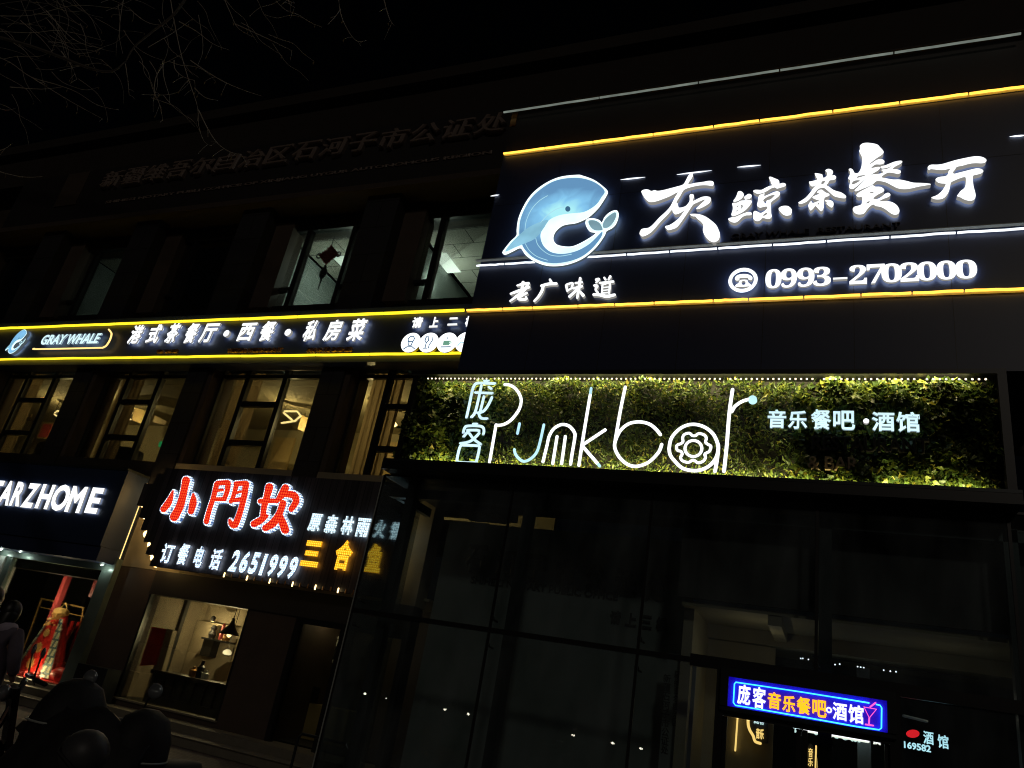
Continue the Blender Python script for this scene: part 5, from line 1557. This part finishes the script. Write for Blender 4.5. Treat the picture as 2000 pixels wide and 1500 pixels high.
# ------------------------------------------------------------------ clothes shop at the far left
YZ = 11.3
t = thing('home_shop_sign', 'deep navy shop sign box with slanted white letters at the far left', 'sign', P(100, 990, YZ))
a, b = P(-60, 1045, YZ + 0.06), P(247, 925, YZ + 0.06)
zz0, zz1 = zr(0.112, YZ), zr(0.272, YZ)
xr = P(205, 1040, YZ + 0.06).x
MB().box(-26, xr, YZ + 0.06, 12.0, zz0 + 0.16, zz1).build('face', 'navy', t)
MB().box(-26, xr, YZ + 0.10, 12.0, zz0 - 0.14, zz0 + 0.155).build('lower_panel', 'panel', t)
bx('edge_light', 'E_gold', t, xr + 0.002, xr + 0.012, 11.93, 11.95, zz0 - 0.1, zz1 - 0.1)
bx('top_trim', 'steel', t, -26, xr + 0.01, YZ + 0.03, 12.0, zz1 + 0.002, zz1 + 0.05)
for ch, bl, tr in (('S', (-62, 980), (-18, 935)), ('T', (-36, 983), (9, 939)), ('A', (-9, 985), (33, 940)), ('R', (16, 987), (54, 942)), ('Z', (38, 990), (79, 945)), ('H', (66, 992), (108.5, 947)),
                   ('O', (92, 996), (143, 947.5)), ('M', (124, 999), (171.5, 951)), ('E', (163, 1001), (204, 953.5))):
    text(MB(), ch, bl, tr, YZ, 0.05, 0.038, -0.05).build('letter', 'E_white', t)
t = thing('shop_window', 'display window of the clothes shop under the navy sign', 'shop window', ((xs0 + xs1) / 2, 12, 0))
zs0, zs1 = zr(-0.112, 12), zr(0.083, 12)
f = MB()
f.box(xs0 - 0.9, xs1 + 0.35, 11.85, 12.0, zs1, zs1 + 0.28).box(xs0 - 0.18, xs0, 11.9, 12.0, 0.0, zs1)
f.build('frame', 'greenmetal', t)
bx('pier', 'greenmetal', t, xs1, xs1 + 0.35, 11.85, 12.2, 0.0, zs1)
bx('pier', 'white', t, xs0 - 0.55, xs0 - 0.2, 11.86, 12.2, 0.0, zs1)
bx('pier', 'greenmetal', t, xs0 - 1.6, xs0 - 0.75, 11.88, 12.2, 0.0, zs1)
bx('pane', 'pane', t, xs0, xs1, 11.95, 11.96, zs0, zs1)
bx('plinth', 'step', t, xs0 - 0.2, xs1, 11.8, 12.3, 0.0, zs0)
bx('lower_box', 'steel', t, P(160, 1300, 11.6).x, P(222, 1300, 11.6).x, 11.5, 11.84, 0.28, P(150, 1293, 11.6).z)
bx('backdrop', 'dark_text', t, xs0 - 1.7, xs1 + 0.3, 14.2, 14.3, 0.0, 2.9)
bx('stage', 'red', t, xs0, xs1 + 0.1, 11.99, 14.2, zs0 - 0.1, zs0 + 0.02)
for x, y in ((83, 1250), (170, 1250)):
    p = P(x, y, 12.5)
    bx('red_post', 'red_post', t, p.x - 0.06, p.x + 0.06, 12.45, 12.57, zs0 + 0.021, 2.6)
p = P(215, 1135, 12.5)
bx('red_valance', 'red_post', t, P(187, 1130, 12.5).x, xs1 + 0.05, 12.47, 12.50, P(190, 1150, 12.5).z - 0.2, 2.6)
for x, y in ((2, 1072), (40, 1076), (200, 1100)):
    p = P(x, y, 11.75)
    s_ = thing('spotlight', {2: 'spotlight at the very left edge lighting the pale pier', 40: 'small spotlight on the pier left of the display window', 200: 'round white spotlight at the right end of the display window head'}[x], 'spotlight', p, 'spotlights over the display window')
    MB().ball(p, 0.035 if x != 200 else 0.06, seg=10, ring=6).build('lens', 'E_frame' if x != 200 else 'white', s_)
    MB().tube([p + Vector((0, 0.0, 0.03)), p + Vector((0, 0.12, 0.09))], 0.012, 6).build('bracket', 'chrome', s_)
    lamp(s_, p + Vector((0.05, -0.02, -0.1)), 0.9, (0.82, 1.0, 0.88), 0.05)
mb = MB()
mb.tube([P(81, 1169, 12.9), P(163, 1187, 12.9)], 0.022, 6).tube([P(80, 1186, 12.9), P(163, 1204, 12.9)], 0.014, 6)
mb.tube([P(81, 1169, 12.9), P(37, 1290, 12.9)], 0.016, 6).tube([P(163, 1187, 12.9), P(140, 1300, 12.9)], 0.016, 6)
tag(mb.build('clothes_rack', 'gold'), 'thin gold clothes rack behind the red dress in the display window', 'clothes rack')
# the red dress on its stand
YD2 = 12.45
c0 = P(118, 1188, YD2)
zh = zs0 + 0.03
cb = P(76, 1312, YD2)
cx_ = (c0.x + cb.x) / 2 + 0.05
t = thing('red_dress', 'long red bridal dress with gold medallions and patterned trims in the display window', 'dress', (cx_, YD2, zh))
Hd = c0.z - zh
prof = [(0.62, 0.0), (0.56, Hd * 0.2), (0.44, Hd * 0.45), (0.33, Hd * 0.65), (0.24, Hd * 0.8), (0.22, Hd * 0.88), (0.16, Hd * 0.95), (0.07, Hd)]
vs, fs = [], []
seg = 40
for r_, z in prof:
    for k in range(seg):
        q = 2 * math.pi * k / seg
        rr = r_ * (1 + 0.05 * math.sin(k * 2.5) * (1 - z / Hd))
        vs.append((cx_ + rr * math.cos(q), YD2 + rr * 0.45 * math.sin(q), zh + z))
for i in range(len(prof) - 1):
    for k in range(seg):
        fs.append((i * seg + k, i * seg + (k + 1) % seg, (i + 1) * seg + (k + 1) % seg, (i + 1) * seg + k))
MB().add(vs, fs).build('skirt', 'red', t, True)


def on_dress(u, z):
    """point on the front of the dress, u across in -1..1"""
    for (r0, z0), (r1, z1) in zip(prof, prof[1:]):
        if z0 <= z <= z1:
            r_ = r0 + (r1 - r0) * (z - z0) / (z1 - z0)
            a = math.asin(max(-1, min(1, u)))
            return Vector((cx_ + r_ * math.sin(a), YD2 - r_ * 0.45 * math.cos(a) - 0.02, zh + z))
    return Vector((cx_, YD2, zh + z))


for s_ in (-1, 1):
    mb = MB()
    vs = []
    for i in range(9):
        z = Hd * (0.01 + 0.84 * i / 8)
        vs += [on_dress(s_ * 0.60, z) + Vector((0, -0.012, 0)), on_dress(s_ * 0.88, z) + Vector((s_ * 0.02, -0.012, 0))]
    mb.add(vs, [(2 * i, 2 * i + 1, 2 * i + 3, 2 * i + 2) for i in range(8)])
    mb.build('trim', 'trimcloth', t)
for z, r_ in ((0.17, 0.105), (0.40, 0.10), (0.62, 0.085)):
    p = on_dress(0, Hd * z)
    MB().prism([(p.x + r_ * (1 + .14 * math.cos(k * 2.1)) * math.cos(k * math.pi / 12), p.y - 0.012, p.z + r_ * (1 + .14 * math.cos(k * 2.1)) * math.sin(k * math.pi / 12)) for k in range(24)], (0, 0.012, 0)).build('medallion', 'gold', t)
mb = MB().lathe((cx_, YD2 - 0.02, zh + Hd * 0.70), [(0.02, 0), (0.10, 0.10), (0.16, 0.20), (0.215, 0.33), (0.20, 0.40), (0.115, 0.44), (0.105, 0.40)], 16, 1, 0.6)
for k in range(40):
    p = on_dress(random.uniform(-.6, .6), Hd * random.uniform(.72, .92))
    mb.ball(p + Vector((0, -0.06, 0)), random.uniform(0.012, 0.024), seg=6, ring=4)
mb.build('gold_collar', 'gold', t)
MB().tube([(cx_ - 0.12, YD2, zh + Hd * 0.70 + 0.42), (cx_, YD2, zh + Hd * 0.70 + 0.56), (cx_ + 0.12, YD2, zh + Hd * 0.70 + 0.42)], 0.012, 6).build('hanger', 'gold', t)
lamp(t, (cx_ + 0.35, YD2 - 0.40, zh + 0.12), 34, (1.0, 0.72, 0.42), 0.08, 'dress_spot')
lamp(t, (cx_ - 0.1, YD2 - 0.44, zh + Hd * 1.15), 50, (1.0, 0.82, 0.55), 0.08, 'dress_spot')  # unseen lamp added above the dress to brighten it
mb = MB()
for k in range(34):
    p = Vector((cx_ + random.uniform(-0.75, 0.55), YD2 - random.uniform(0.25, 0.42), zh + random.uniform(0.0, 0.10)))
    mb.ball(p, random.uniform(0.02, 0.05), random.uniform(0.02, 0.05), 0.025, 6, 4)
tag(mb.build('scattered_petals', 'red_post'), 'heap of red petals and trinkets at the foot of the red dress', 'petals', kind='stuff')
p = P(122, 1311, 12.3)
tag(MB().ball((p.x, 12.3, zh + 0.14), 0.25, 0.18, 0.15, 14, 8).build('red_cushion', 'red', None, True), 'bright red cushion at the right foot of the display window', 'cushion')
for k, (x, y) in enumerate(((142, 1245), (135, 1255), (128, 1243))):
    p = P(x, y, 13.1)
    o_ = MB().prism([(p.x + a, 13.1, p.z + b) for a, b in ((-0.03, 0.35), (0.03, 0.35), (0.14, -0.5), (-0.16, -0.55))], (0, 0.05, 0)).build('hanging_garment', 'red' if k != 1 else 'copper')
    tag(o_, ('narrow red garment hanging nearest the red post', 'gold-brown garment hanging in the middle behind the dress', 'red garment hanging right behind the dress shoulder')[k], 'garment', 'garments behind the red dress')
mb = MB()
p = P(182, 1222, 12.8)
for k in range(46):
    a = random.uniform(0, 6.28)
    r_ = 0.2 * random.random() ** .5
    mb.ball((p.x + r_ * math.cos(a), 12.8 + random.uniform(-.05, .05), p.z + 0.9 * r_ * math.sin(a)), 0.018, seg=6, ring=4)
mb.tube([(p.x, 12.82, p.z - 0.1), (p.x, 12.82, zs0 + 0.02)], 0.015, 6)
tag(mb.build('gold_flower_stand', 'gold'), 'gold beaded flower ornament at the right side of the display window', 'ornament')
mb = MB()
p = P(156, 1293, 12.5)
for k in range(14):
    mb.ball((p.x + random.uniform(-.14, .16), 12.5 + random.uniform(-.05, .05), zs0 + 0.05 + random.uniform(0, .1)), 0.03, seg=6, ring=4)
mb.tube([(p.x - 0.02, 12.5, zs0 + 0.02), (p.x + 0.03, 12.5, zs0 + 0.42)], 0.025, 6)
tag(mb.build('gold_candle_group', 'gold'), 'small gold candle ornament beside the red post foot', 'ornament')
so_ = bpy.data.objects['gold_flower_stand']
lamp(so_, (p.x + 0.1, 12.15, zs0 + 0.7), 2.5, (1.0, 0.75, 0.4), 0.05)


# ------------------------------------------------------------------ people looking into the display window
def skinned(name, verts, edges, radii, m, parent=None, sub=2):
    me = bpy.data.meshes.new(name)
    me.from_pydata(verts, edges, [])
    o = bpy.data.objects.new(name, me)
    COL.objects.link(o)
    sk = o.modifiers.new('skin', 'SKIN')
    for v, r_ in zip(me.skin_vertices[0].data, radii):
        v.radius = r_ if isinstance(r_, tuple) else (r_, r_)
    me.skin_vertices[0].data[0].use_root = True
    sd = o.modifiers.new('sub', 'SUBSURF')
    sd.levels = sd.render_levels = sub
    dg = bpy.context.evaluated_depsgraph_get()
    m2 = bpy.data.meshes.new_from_object(o.evaluated_get(dg))
    vs = [v.co.copy() for v in m2.vertices]
    fs = [tuple(p.vertices) for p in m2.polygons]
    bpy.data.objects.remove(o)
    bpy.data.meshes.remove(me)
    bpy.data.meshes.remove(m2)
    return MB().add(vs, fs).build(name, m, parent, True)


def person(label, x, y, h, coat, rot=0.0, hair_long=True):
    t = thing('person', label, 'person', (x, y, 0))
    k = h / 1.7
    cr, sr = math.cos(rot), math.sin(rot)

    def A(px, py, pz):
        return (x + (px * cr - py * sr) * k, y + (px * sr + py * cr) * k, pz * k)
    V, E, RR = [], [], []

    def chain(pts, root=None):
        pr = root
        for (px, py, pz, r_) in pts:
            V.append(A(px, py, pz))
            RR.append(r_ * k)
            if pr is not None:
                E.append((pr, len(V) - 1))
            pr = len(V) - 1
        return pr
    chain([(0, 0, 0.92, 0.15)])
    chain([(0, 0, 1.12, 0.145), (0, 0, 1.30, 0.155), (0, 0.0, 1.41, 0.11), (0, 0.0, 1.47, 0.055), (0, 0.01, 1.52, 0.06), (0, 0.025, 1.60, 0.098), (0, 0.02, 1.67, 0.06)], 0)
    for s_ in (-1, 1):
        chain([(s_ * 0.17, 0, 1.39, 0.07), (s_ * 0.24, 0.0, 1.12, 0.055), (s_ * 0.22, 0.14, 0.92, 0.042), (s_ * 0.20, 0.2, 0.86, 0.03)], 2)
        chain([(s_ * 0.09, 0, 0.82, 0.10), (s_ * 0.10, 0.02, 0.48, 0.07), (s_ * 0.10, -0.02, 0.1, 0.05), (s_ * 0.10, 0.10, 0.045, 0.04)], 0)
    skinned('body', V, E, RR, 'skin', t)
    # coat follows the torso and arms, a little larger
    V, E, RR = [], [], []
    chain([(0, 0, 0.92, 0.20)])
    chain([(0, 0, 0.66, 0.21)], 0)
    chain([(0, 0, 1.12, 0.19), (0, 0, 1.30, 0.19), (0, 0, 1.42, 0.14)], 0)
    for s_ in (-1, 1):
        chain([(s_ * 0.19, 0, 1.38, 0.095), (s_ * 0.26, 0.0, 1.12, 0.08), (s_ * 0.23, 0.13, 0.93, 0.065)], 3)
    skinned('coat', V, E, RR, coat, t)
    V, E, RR = [], [], []
    for s_ in (-1, 1):
        n0 = len(V)
        V += [A(s_ * 0.09, 0, 0.72), A(s_ * 0.10, 0.02, 0.46), A(s_ * 0.10, -0.02, 0.10)]
        RR += [0.115 * k, 0.085 * k, 0.07 * k]
        E += [(n0, n0 + 1), (n0 + 1, n0 + 2)]
        if s_ < 0:
            E0 = len(V)
    E.append((0, 3))
    skinned('trousers', V, E, RR, 'dark_text', t)
    MB().lathe(A(0, -0.02, 1.36), [(0.16 * k, 0), (0.19 * k, 0.05), (0.14 * k, 0.12), (0.10 * k, 0.13)], 16, 1, 0.75).build('hood', 'collar', t, True)
    V = [A(0, 0.0, 1.63), A(0, -0.03, 1.56), A(0, -0.07, 1.44)] + ([A(0, -0.11, 1.30)] if hair_long else [])
    skinned('hair', V, [(i, i + 1) for i in range(len(V) - 1)], [0.112 * k, 0.115 * k, 0.085 * k, 0.05 * k][:len(V)], 'hair', t)
    MB().ball(A(0, -0.02, 1.615), 0.100 * k, 0.112 * k, 0.125 * k, 16, 10).build('hair_crown', 'hair', t, True)
    return t


p = P(19, 1200, 6.5)
person('person with dark hair in a dull purple coat standing before the display window', p.x + 0.03, 6.5, P(19, 1177, 6.5).z, 'coat', 0.25)
p = P(-4, 1170, 7.2)
person('person mostly cut off by the left picture edge, only dark hair showing', p.x - 0.06, 7.2, P(-4, 1152, 7.2).z, 'vest', 0.0, False)


# ------------------------------------------------------------------ parked scooters
def torus(mb, c, R_, r_, axis='x', seg=20):
    pts = []
    for k in range(seg):
        q = 2 * math.pi * k / seg
        pts.append((c[0] if axis == 'x' else c[0] + R_ * math.cos(q), c[1] + R_ * math.cos(q) if axis == 'x' else c[1], c[2] + R_ * math.sin(q)))
    return mb.tube(pts, r_, 8, True)


def scooter(label, x, y, quilt, rot, paint='paint'):
    t = thing('scooter', label, 'scooter', (0, 0, 0), 'scooters parked in front of the shops')
    b = MB()
    for yy, n in ((-0.62, 0), (0.62, 1)):
        wl = torus(MB(), (0, yy, 0.24), 0.19, 0.055).build('wheel', 'rubber', t, True)
        torus(MB(), (0, yy, 0.24), 0.125, 0.02).build('rim', 'chrome', wl, True)
    MB().prism([(-0.14, -0.12, 0.30), (-0.14, 0.30, 0.30), (-0.14, 0.75, 0.42), (-0.14, 0.78, 0.60), (-0.14, 0.20, 0.62), (-0.14, 0.12, 0.40), (-0.14, -0.20, 0.36), (-0.14, -0.36, 0.40), (-0.14, -0.40, 0.34)], (0.28, 0, 0)).build('body', paint, t)
    MB().prism([(-0.19, -0.36, 0.36), (-0.19, -0.42, 0.36), (-0.19, -0.56, 0.92), (-0.19, -0.50, 0.94)], (0.38, 0, 0)).build('front_shield', paint, t)
    MB().tube([(0, -0.62, 0.24), (0, -0.52, 0.60), (0, -0.46, 1.0)], 0.03, 8).build('steering_column', 'chrome', t)
    MB().tube([(-0.36, -0.34, 1.02), (-0.16, -0.44, 1.05), (0.16, -0.44, 1.05), (0.36, -0.34, 1.02)], 0.016, 8).build('handlebar', 'chrome', t)
    for s_ in (-1, 1):
        MB().tube([(s_ * 0.25, -0.40, 1.035), (s_ * 0.38, -0.33, 1.018)], 0.024, 8).build('grip', 'rubber', t)
        MB().tube([(s_ * 0.2, -0.42, 1.05), (s_ * 0.27, -0.44, 1.25)], 0.008, 6).build('mirror_stem', 'black', t)
        mr_ = MB().ball((s_ * 0.30, -0.44, 1.30), 0.065, 0.02, 0.055, 14, 8).build('mirror', 'lens', t, True)
        MB().tube([(s_ * 0.18, -0.42, 1.03), (s_ * 0.36, -0.42, 1.0)], 0.007, 6).build('brake_lever', 'chrome', t)
    MB().ball((0, -0.60, 0.86), 0.10, 0.07, 0.085, 14, 8).build('headlight', 'lens', t, True)
    MB().lathe((0, 0.45, 0.62), [(0.16, 0.0), (0.19, 0.05), (0.17, 0.12), (0.08, 0.14)], 16, 0.8, 2.0).build('seat', 'rubber', t, True)
    MB().prism([(-0.12, 0.45, 0.44), (-0.12, 0.88, 0.44), (-0.12, 0.80, 0.52), (-0.12, 0.5, 0.5)], (0.24, 0, 0)).build('rear_mudguard', paint, t)
    if quilt:
        vs, fs = [], []
        nu, nv = 22, 16
        for j in range(nv + 1):
            v = j / nv
            for i in range(nu + 1):
                u = i / nu * 2 - 1
                wd = 0.50 + 0.06 * v
                zt_ = 1.13 - 0.16 * abs(u) ** 2.5 + 0.03 * math.sin(u * 7)
                zz_ = zt_ * (1 - v) + 0.30 * v
                vs.append((u * wd, -0.56 - 0.26 * math.sin(v * 2.2) - 0.12 * (1 - u * u) + 0.02 * math.sin(u * 14) * v, zz_))
        n1 = len(vs)
        vs += [(p_[0] * 0.96, p_[1] + 0.06, p_[2] - 0.02) for p_ in vs]
        w_ = nu + 1
        for j in range(nv):
            for i in range(nu):
                k = j * w_ + i
                fs += [(k, k + 1, k + 1 + w_, k + w_), (n1 + k, n1 + k + w_, n1 + k + w_ + 1, n1 + k + 1)]
        for i in range(nu):
            fs.append((i, n1 + i, n1 + i + 1, i + 1))
            k = nv * w_ + i
            fs.append((k, k + 1, n1 + k + 1, n1 + k))
        for j in range(nv):
            k = j * w_
            fs.append((k, k + w_, n1 + k + w_, n1 + k))
            k = j * w_ + nu
            fs.append((k, n1 + k, n1 + k + w_, k + w_))
        MB().add(vs, fs).build('quilted_apron', 'quilt', t, True)
        for s_ in (-1, 1):
            mf = MB().lathe((s_ * 0.33, -0.46, 0.78), [(0.16, -0.3), (0.21, 0.04), (0.20, 0.20), (0.15, 0.34), (0.06, 0.40)] if s_ > 0 else [(0.30, -0.5), (0.27, 0.1), (0.23, 0.30), (0.15, 0.45), (0.06, 0.50)], 18, 1.0, 1.1).build('hand_muff', 'quilt', t, True)
            MB().tube([(s_ * 0.33 + (0.205 if s_ > 0 else 0.262) * math.cos(k * math.pi / 10), -0.46 + (0.226 if s_ > 0 else 0.288) * math.sin(k * math.pi / 10), 0.86 if s_ > 0 else 0.98) for k in range(20)], 0.008, 6, True).build('reflective_edge', 'trim', mf)
    t.location = (x, y, 0)
    t.rotation_euler = (0, 0, rot)
    return t


p = P(200, 1402, 4.5)
scooter('scooter whose front is draped with a dark quilted apron and hand muffs', p.x, 4.96, True, 0.12)
h = P(165, 1472, 3.62)
t = thing('helmet', 'round grey helmet with a dark band hung on the quilted scooter', 'helmet', h)
MB().ball(h, 0.14, 0.13, 0.13, 18, 12).build('shell', 'helmet', t, True)
MB().tube([(h.x - 0.145, h.y - 0.02, h.z + 0.06), (h.x - 0.05, h.y - 0.135, h.z + 0.0), (h.x + 0.08, h.y - 0.12, h.z - 0.06), (h.x + 0.12, h.y - 0.05, h.z - 0.09)], 0.012, 6).build('band', 'rubber', t)
p = P(30, 1420, 6.0)
scooter('plain dark scooter with bare handlebars at the left picture edge', p.x + 0.1, 6.4, False, -0.5)
p = P(-60, 1480, 5.2)
s3 = scooter('dark scooter with orange body cut off by the lower left corner', p.x + 0.05, 5.4, False, -0.9, 'orange')

# metal handrail before the vestibule corner
t = thing('handrail', 'low grey metal handrail in front of the glass vestibule corner', 'handrail', P(640, 1450, 10.6))
a, b = P(585, 1432, 10.5), P(683, 1452, 10.5)
MB().tube([(a.x, 10.5, 0.0), (a.x, 10.5, a.z - 0.06), (a.x + 0.05, 10.5, a.z), (b.x - 0.05, 10.5, a.z), (b.x, 10.5, a.z - 0.06), (b.x, 10.5, 0.0)], 0.022, 8).build('rail', 'steel', t)
MB().tube([((a.x + b.x) / 2, 10.5, 0), ((a.x + b.x) / 2, 10.5, a.z)], 0.016, 8).build('post', 'steel', t)

# ------------------------------------------------------------------ bare tree whose branches hang into the upper left
t = thing('bare_tree', 'nearly bare tree with thin drooping twigs across the upper left', 'tree', (-12.2, 5.0, 0))
mb = MB()
hub = P(-420, -60, 6.0)
mb.tube(smooth([(-12.2, 5.0, -0.05), (-12.15, 5.0, 1.5), (-12.25, 5.1, 3.5), (-12.3, 5.3, 5.5), tuple(hub)], 5, False), [0.19 - 0.004 * i for i in range(21)], 10)
mb.build('trunk', 'dark_bark', t, True)
rt = random.Random(11)
br, tw, lf = MB(), MB(), MB()


def branch(pts, r0, r1, dst, Y0, Y1):
    q = smooth(pts, 4, False)
    n = len(q)
    w_ = [P(x, y, Y0 + (Y1 - Y0) * i / (n - 1)) for i, (x, y) in enumerate(q)]
    dst.tube(w_, [r0 + (r1 - r0) * i / (n - 1) for i in range(n)], 6)
    return w_


H_ = (-420, -60)
branch([H_, (-100, -110), (120, -120), (300, -60), (420, -150)], 0.07, 0.03, br, 6.0, 6.2)
branch([H_, (-120, 40), (60, 90), (200, 140), (245, 120)], 0.05, 0.012, br, 6.0, 6.3)
B1 = [(375, -40), (345, 22), (300, 60), (262, 92), (245, 122)]
branch([(300, -60)] + B1, 0.035, 0.012, br, 6.2, 6.3)
branch([(120, -120), (420, -140), (640, -90), (760, -40)], 0.04, 0.015, br, 6.2, 6.0)
tr = [
    [(330, -20), (340, 40), (350, 90), (362, 135), (375, 175), (386, 210), (388, 245), (398, 275), (412, 285)],
    [(388, 215), (405, 250), (425, 280), (450, 297), (470, 301)],
    [(340, 118), (342, 135), (358, 150), (380, 157)],
    [(380, 172), (400, 190), (425, 196)],
    [(350, 42), (385, 62), (415, 85), (448, 98)],
    [(372, 118), (420, 150), (465, 172), (512, 188)],
    [(430, -20), (450, 25), (465, 55), (498, 74)],
    [(455, 45), (500, 65), (540, 84), (570, 99)],
    [(660, -20), (665, 25), (680, 60), (697, 80), (716, 79)],
    [(665, 18), (655, 32), (640, 48)],
    [(750, 0), (760, 35), (770, 50)],
    [(245, -20), (236, 30), (233, 70), (240, 105)],
    [(-20, 105), (20, 122), (60, 150), (110, 165), (150, 180), (190, 205), (232, 215)],
    [(60, 150), (100, 175), (150, 205), (200, 232)],
    [(-20, 205), (10, 215), (30, 212)], [(-20, 300), (10, 290), (24, 280)], [(-20, 330), (40, 345), (83, 345)],
    [(40, 40), (80, 75), (105, 105)], [(90, 20), (130, 65), (160, 85), (200, 95)], [(120, 100), (140, 130), (150, 155)],
    [(320, 125), (305, 150), (302, 180), (312, 205), (318, 235)], [(318, 120), (320, 150), (330, 185)],
    [(560, -10), (566, 8), (575, 14)], [(540, -12), (560, 0), (575, 6)], [(245, 125), (250, 160), (252, 185)],
    [(-20, 60), (60, 64), (120, 60), (205, 80)], [(-20, 30), (60, 30), (150, 10), (260, 22)], [(20, 170), (80, 174), (120, 170)],
]
for l in tr:
    d0 = rt.uniform(6.0, 6.6)
    w_ = branch(l, 0.0085, 0.0028, tw, d0, d0 + rt.uniform(-0.3, 0.3))
    for k in range(2, len(w_), 2):
        if rt.random() < 0.5:
            c = w_[k]
            e = c + Vector((rt.uniform(-.12, .12), rt.uniform(-.1, .1), rt.uniform(-.22, .02)))
            tw.tube([c, c.lerp(e, .5) + Vector((0, 0, .015)), e], [0.0035, 0.003, 0.002], 5)
            if rt.random() < 0.55:
                s_ = Vector((0.016, 0, 0.004))
                lf.add([e, e + s_ + Vector((0, 0, -.03)), e + Vector((0.004, 0.004, -.075)), e - s_ + Vector((0, 0, -.03))], [(0, 1, 2), (0, 2, 3)])
for k in range(85):
    x, y = rt.uniform(-40, 620) * rt.random() ** 0.6, rt.uniform(-50, 210) * rt.random() ** 0.5
    d0 = rt.uniform(6.2, 9.0)
    q = [(x, y)]
    ang = rt.uniform(-0.3, 1.4)
    for j in range(4):
        ang += rt.uniform(-0.5, 0.5)
        q.append((q[-1][0] + 26 * math.cos(ang), q[-1][1] + 26 * math.sin(ang)))
    w_ = branch(q, 0.006, 0.0025, tw, d0, d0 + 0.2)
    if rt.random() < 0.4:
        e = w_[-1]
        s_ = Vector((0.018, 0, 0.004))
        lf.add([e, e + s_ + Vector((0, 0, -.03)), e + Vector((0.004, 0.004, -.08)), e - s_ + Vector((0, 0, -.03))], [(0, 1, 2), (0, 2, 3)])
br.build('branch', 'dark_bark', t, True)
tw.build('twigs', 'bark', t)
lf.build('dry_leaves', 'dryleaf', t)

# ------------------------------------------------------------------ unseen cars added so their headlights glint in the glass front
def car(label, x, y):
    t = thing('unseen_car', label, 'car', (0, 0, 0), 'unseen cars added for glints in the glass')
    prof_ = [(-2.1, 0.35), (2.0, 0.35), (2.1, 0.6), (2.0, 0.85), (1.05, 0.98), (0.35, 1.42), (-1.2, 1.45), (-1.9, 1.0), (-2.15, 0.9)]
    MB().prism([(-0.85, a, b) for a, b in prof_], (1.7, 0, 0)).build('body', 'paint', t)
    for sx in (-0.6, 0.6):
        MB().ball((sx, 2.04, 0.74), 0.085, 0.03, 0.055, 10, 6).build('headlight', emi('headlight_glow', (1.0, 0.93, 0.70), 22.0) if sx < 0 else bpy.data.materials['headlight_glow'], t)
        for yy in (-1.35, 1.3):
            torus(MB(), (sx * 1.3, yy, 0.32), 0.23, 0.09).build('wheel', 'rubber', t)
    t.location = (x, y, -0.12)
    return t


for (px_, py_), lab in (((895, 1376), 'unseen added car with lit headlights straight across the road from the glass front'), ((1094, 1432), 'second unseen added car across the road, facing the middle of the glass front'),
                        ((1222, 1483), 'unseen added car across the road nearest the bar door side'), ((732, 1368), 'unseen added car across the road nearest the vestibule corner')):
    v = P(px_, py_, 34.0)
    car(lab, v.x, -16.0)
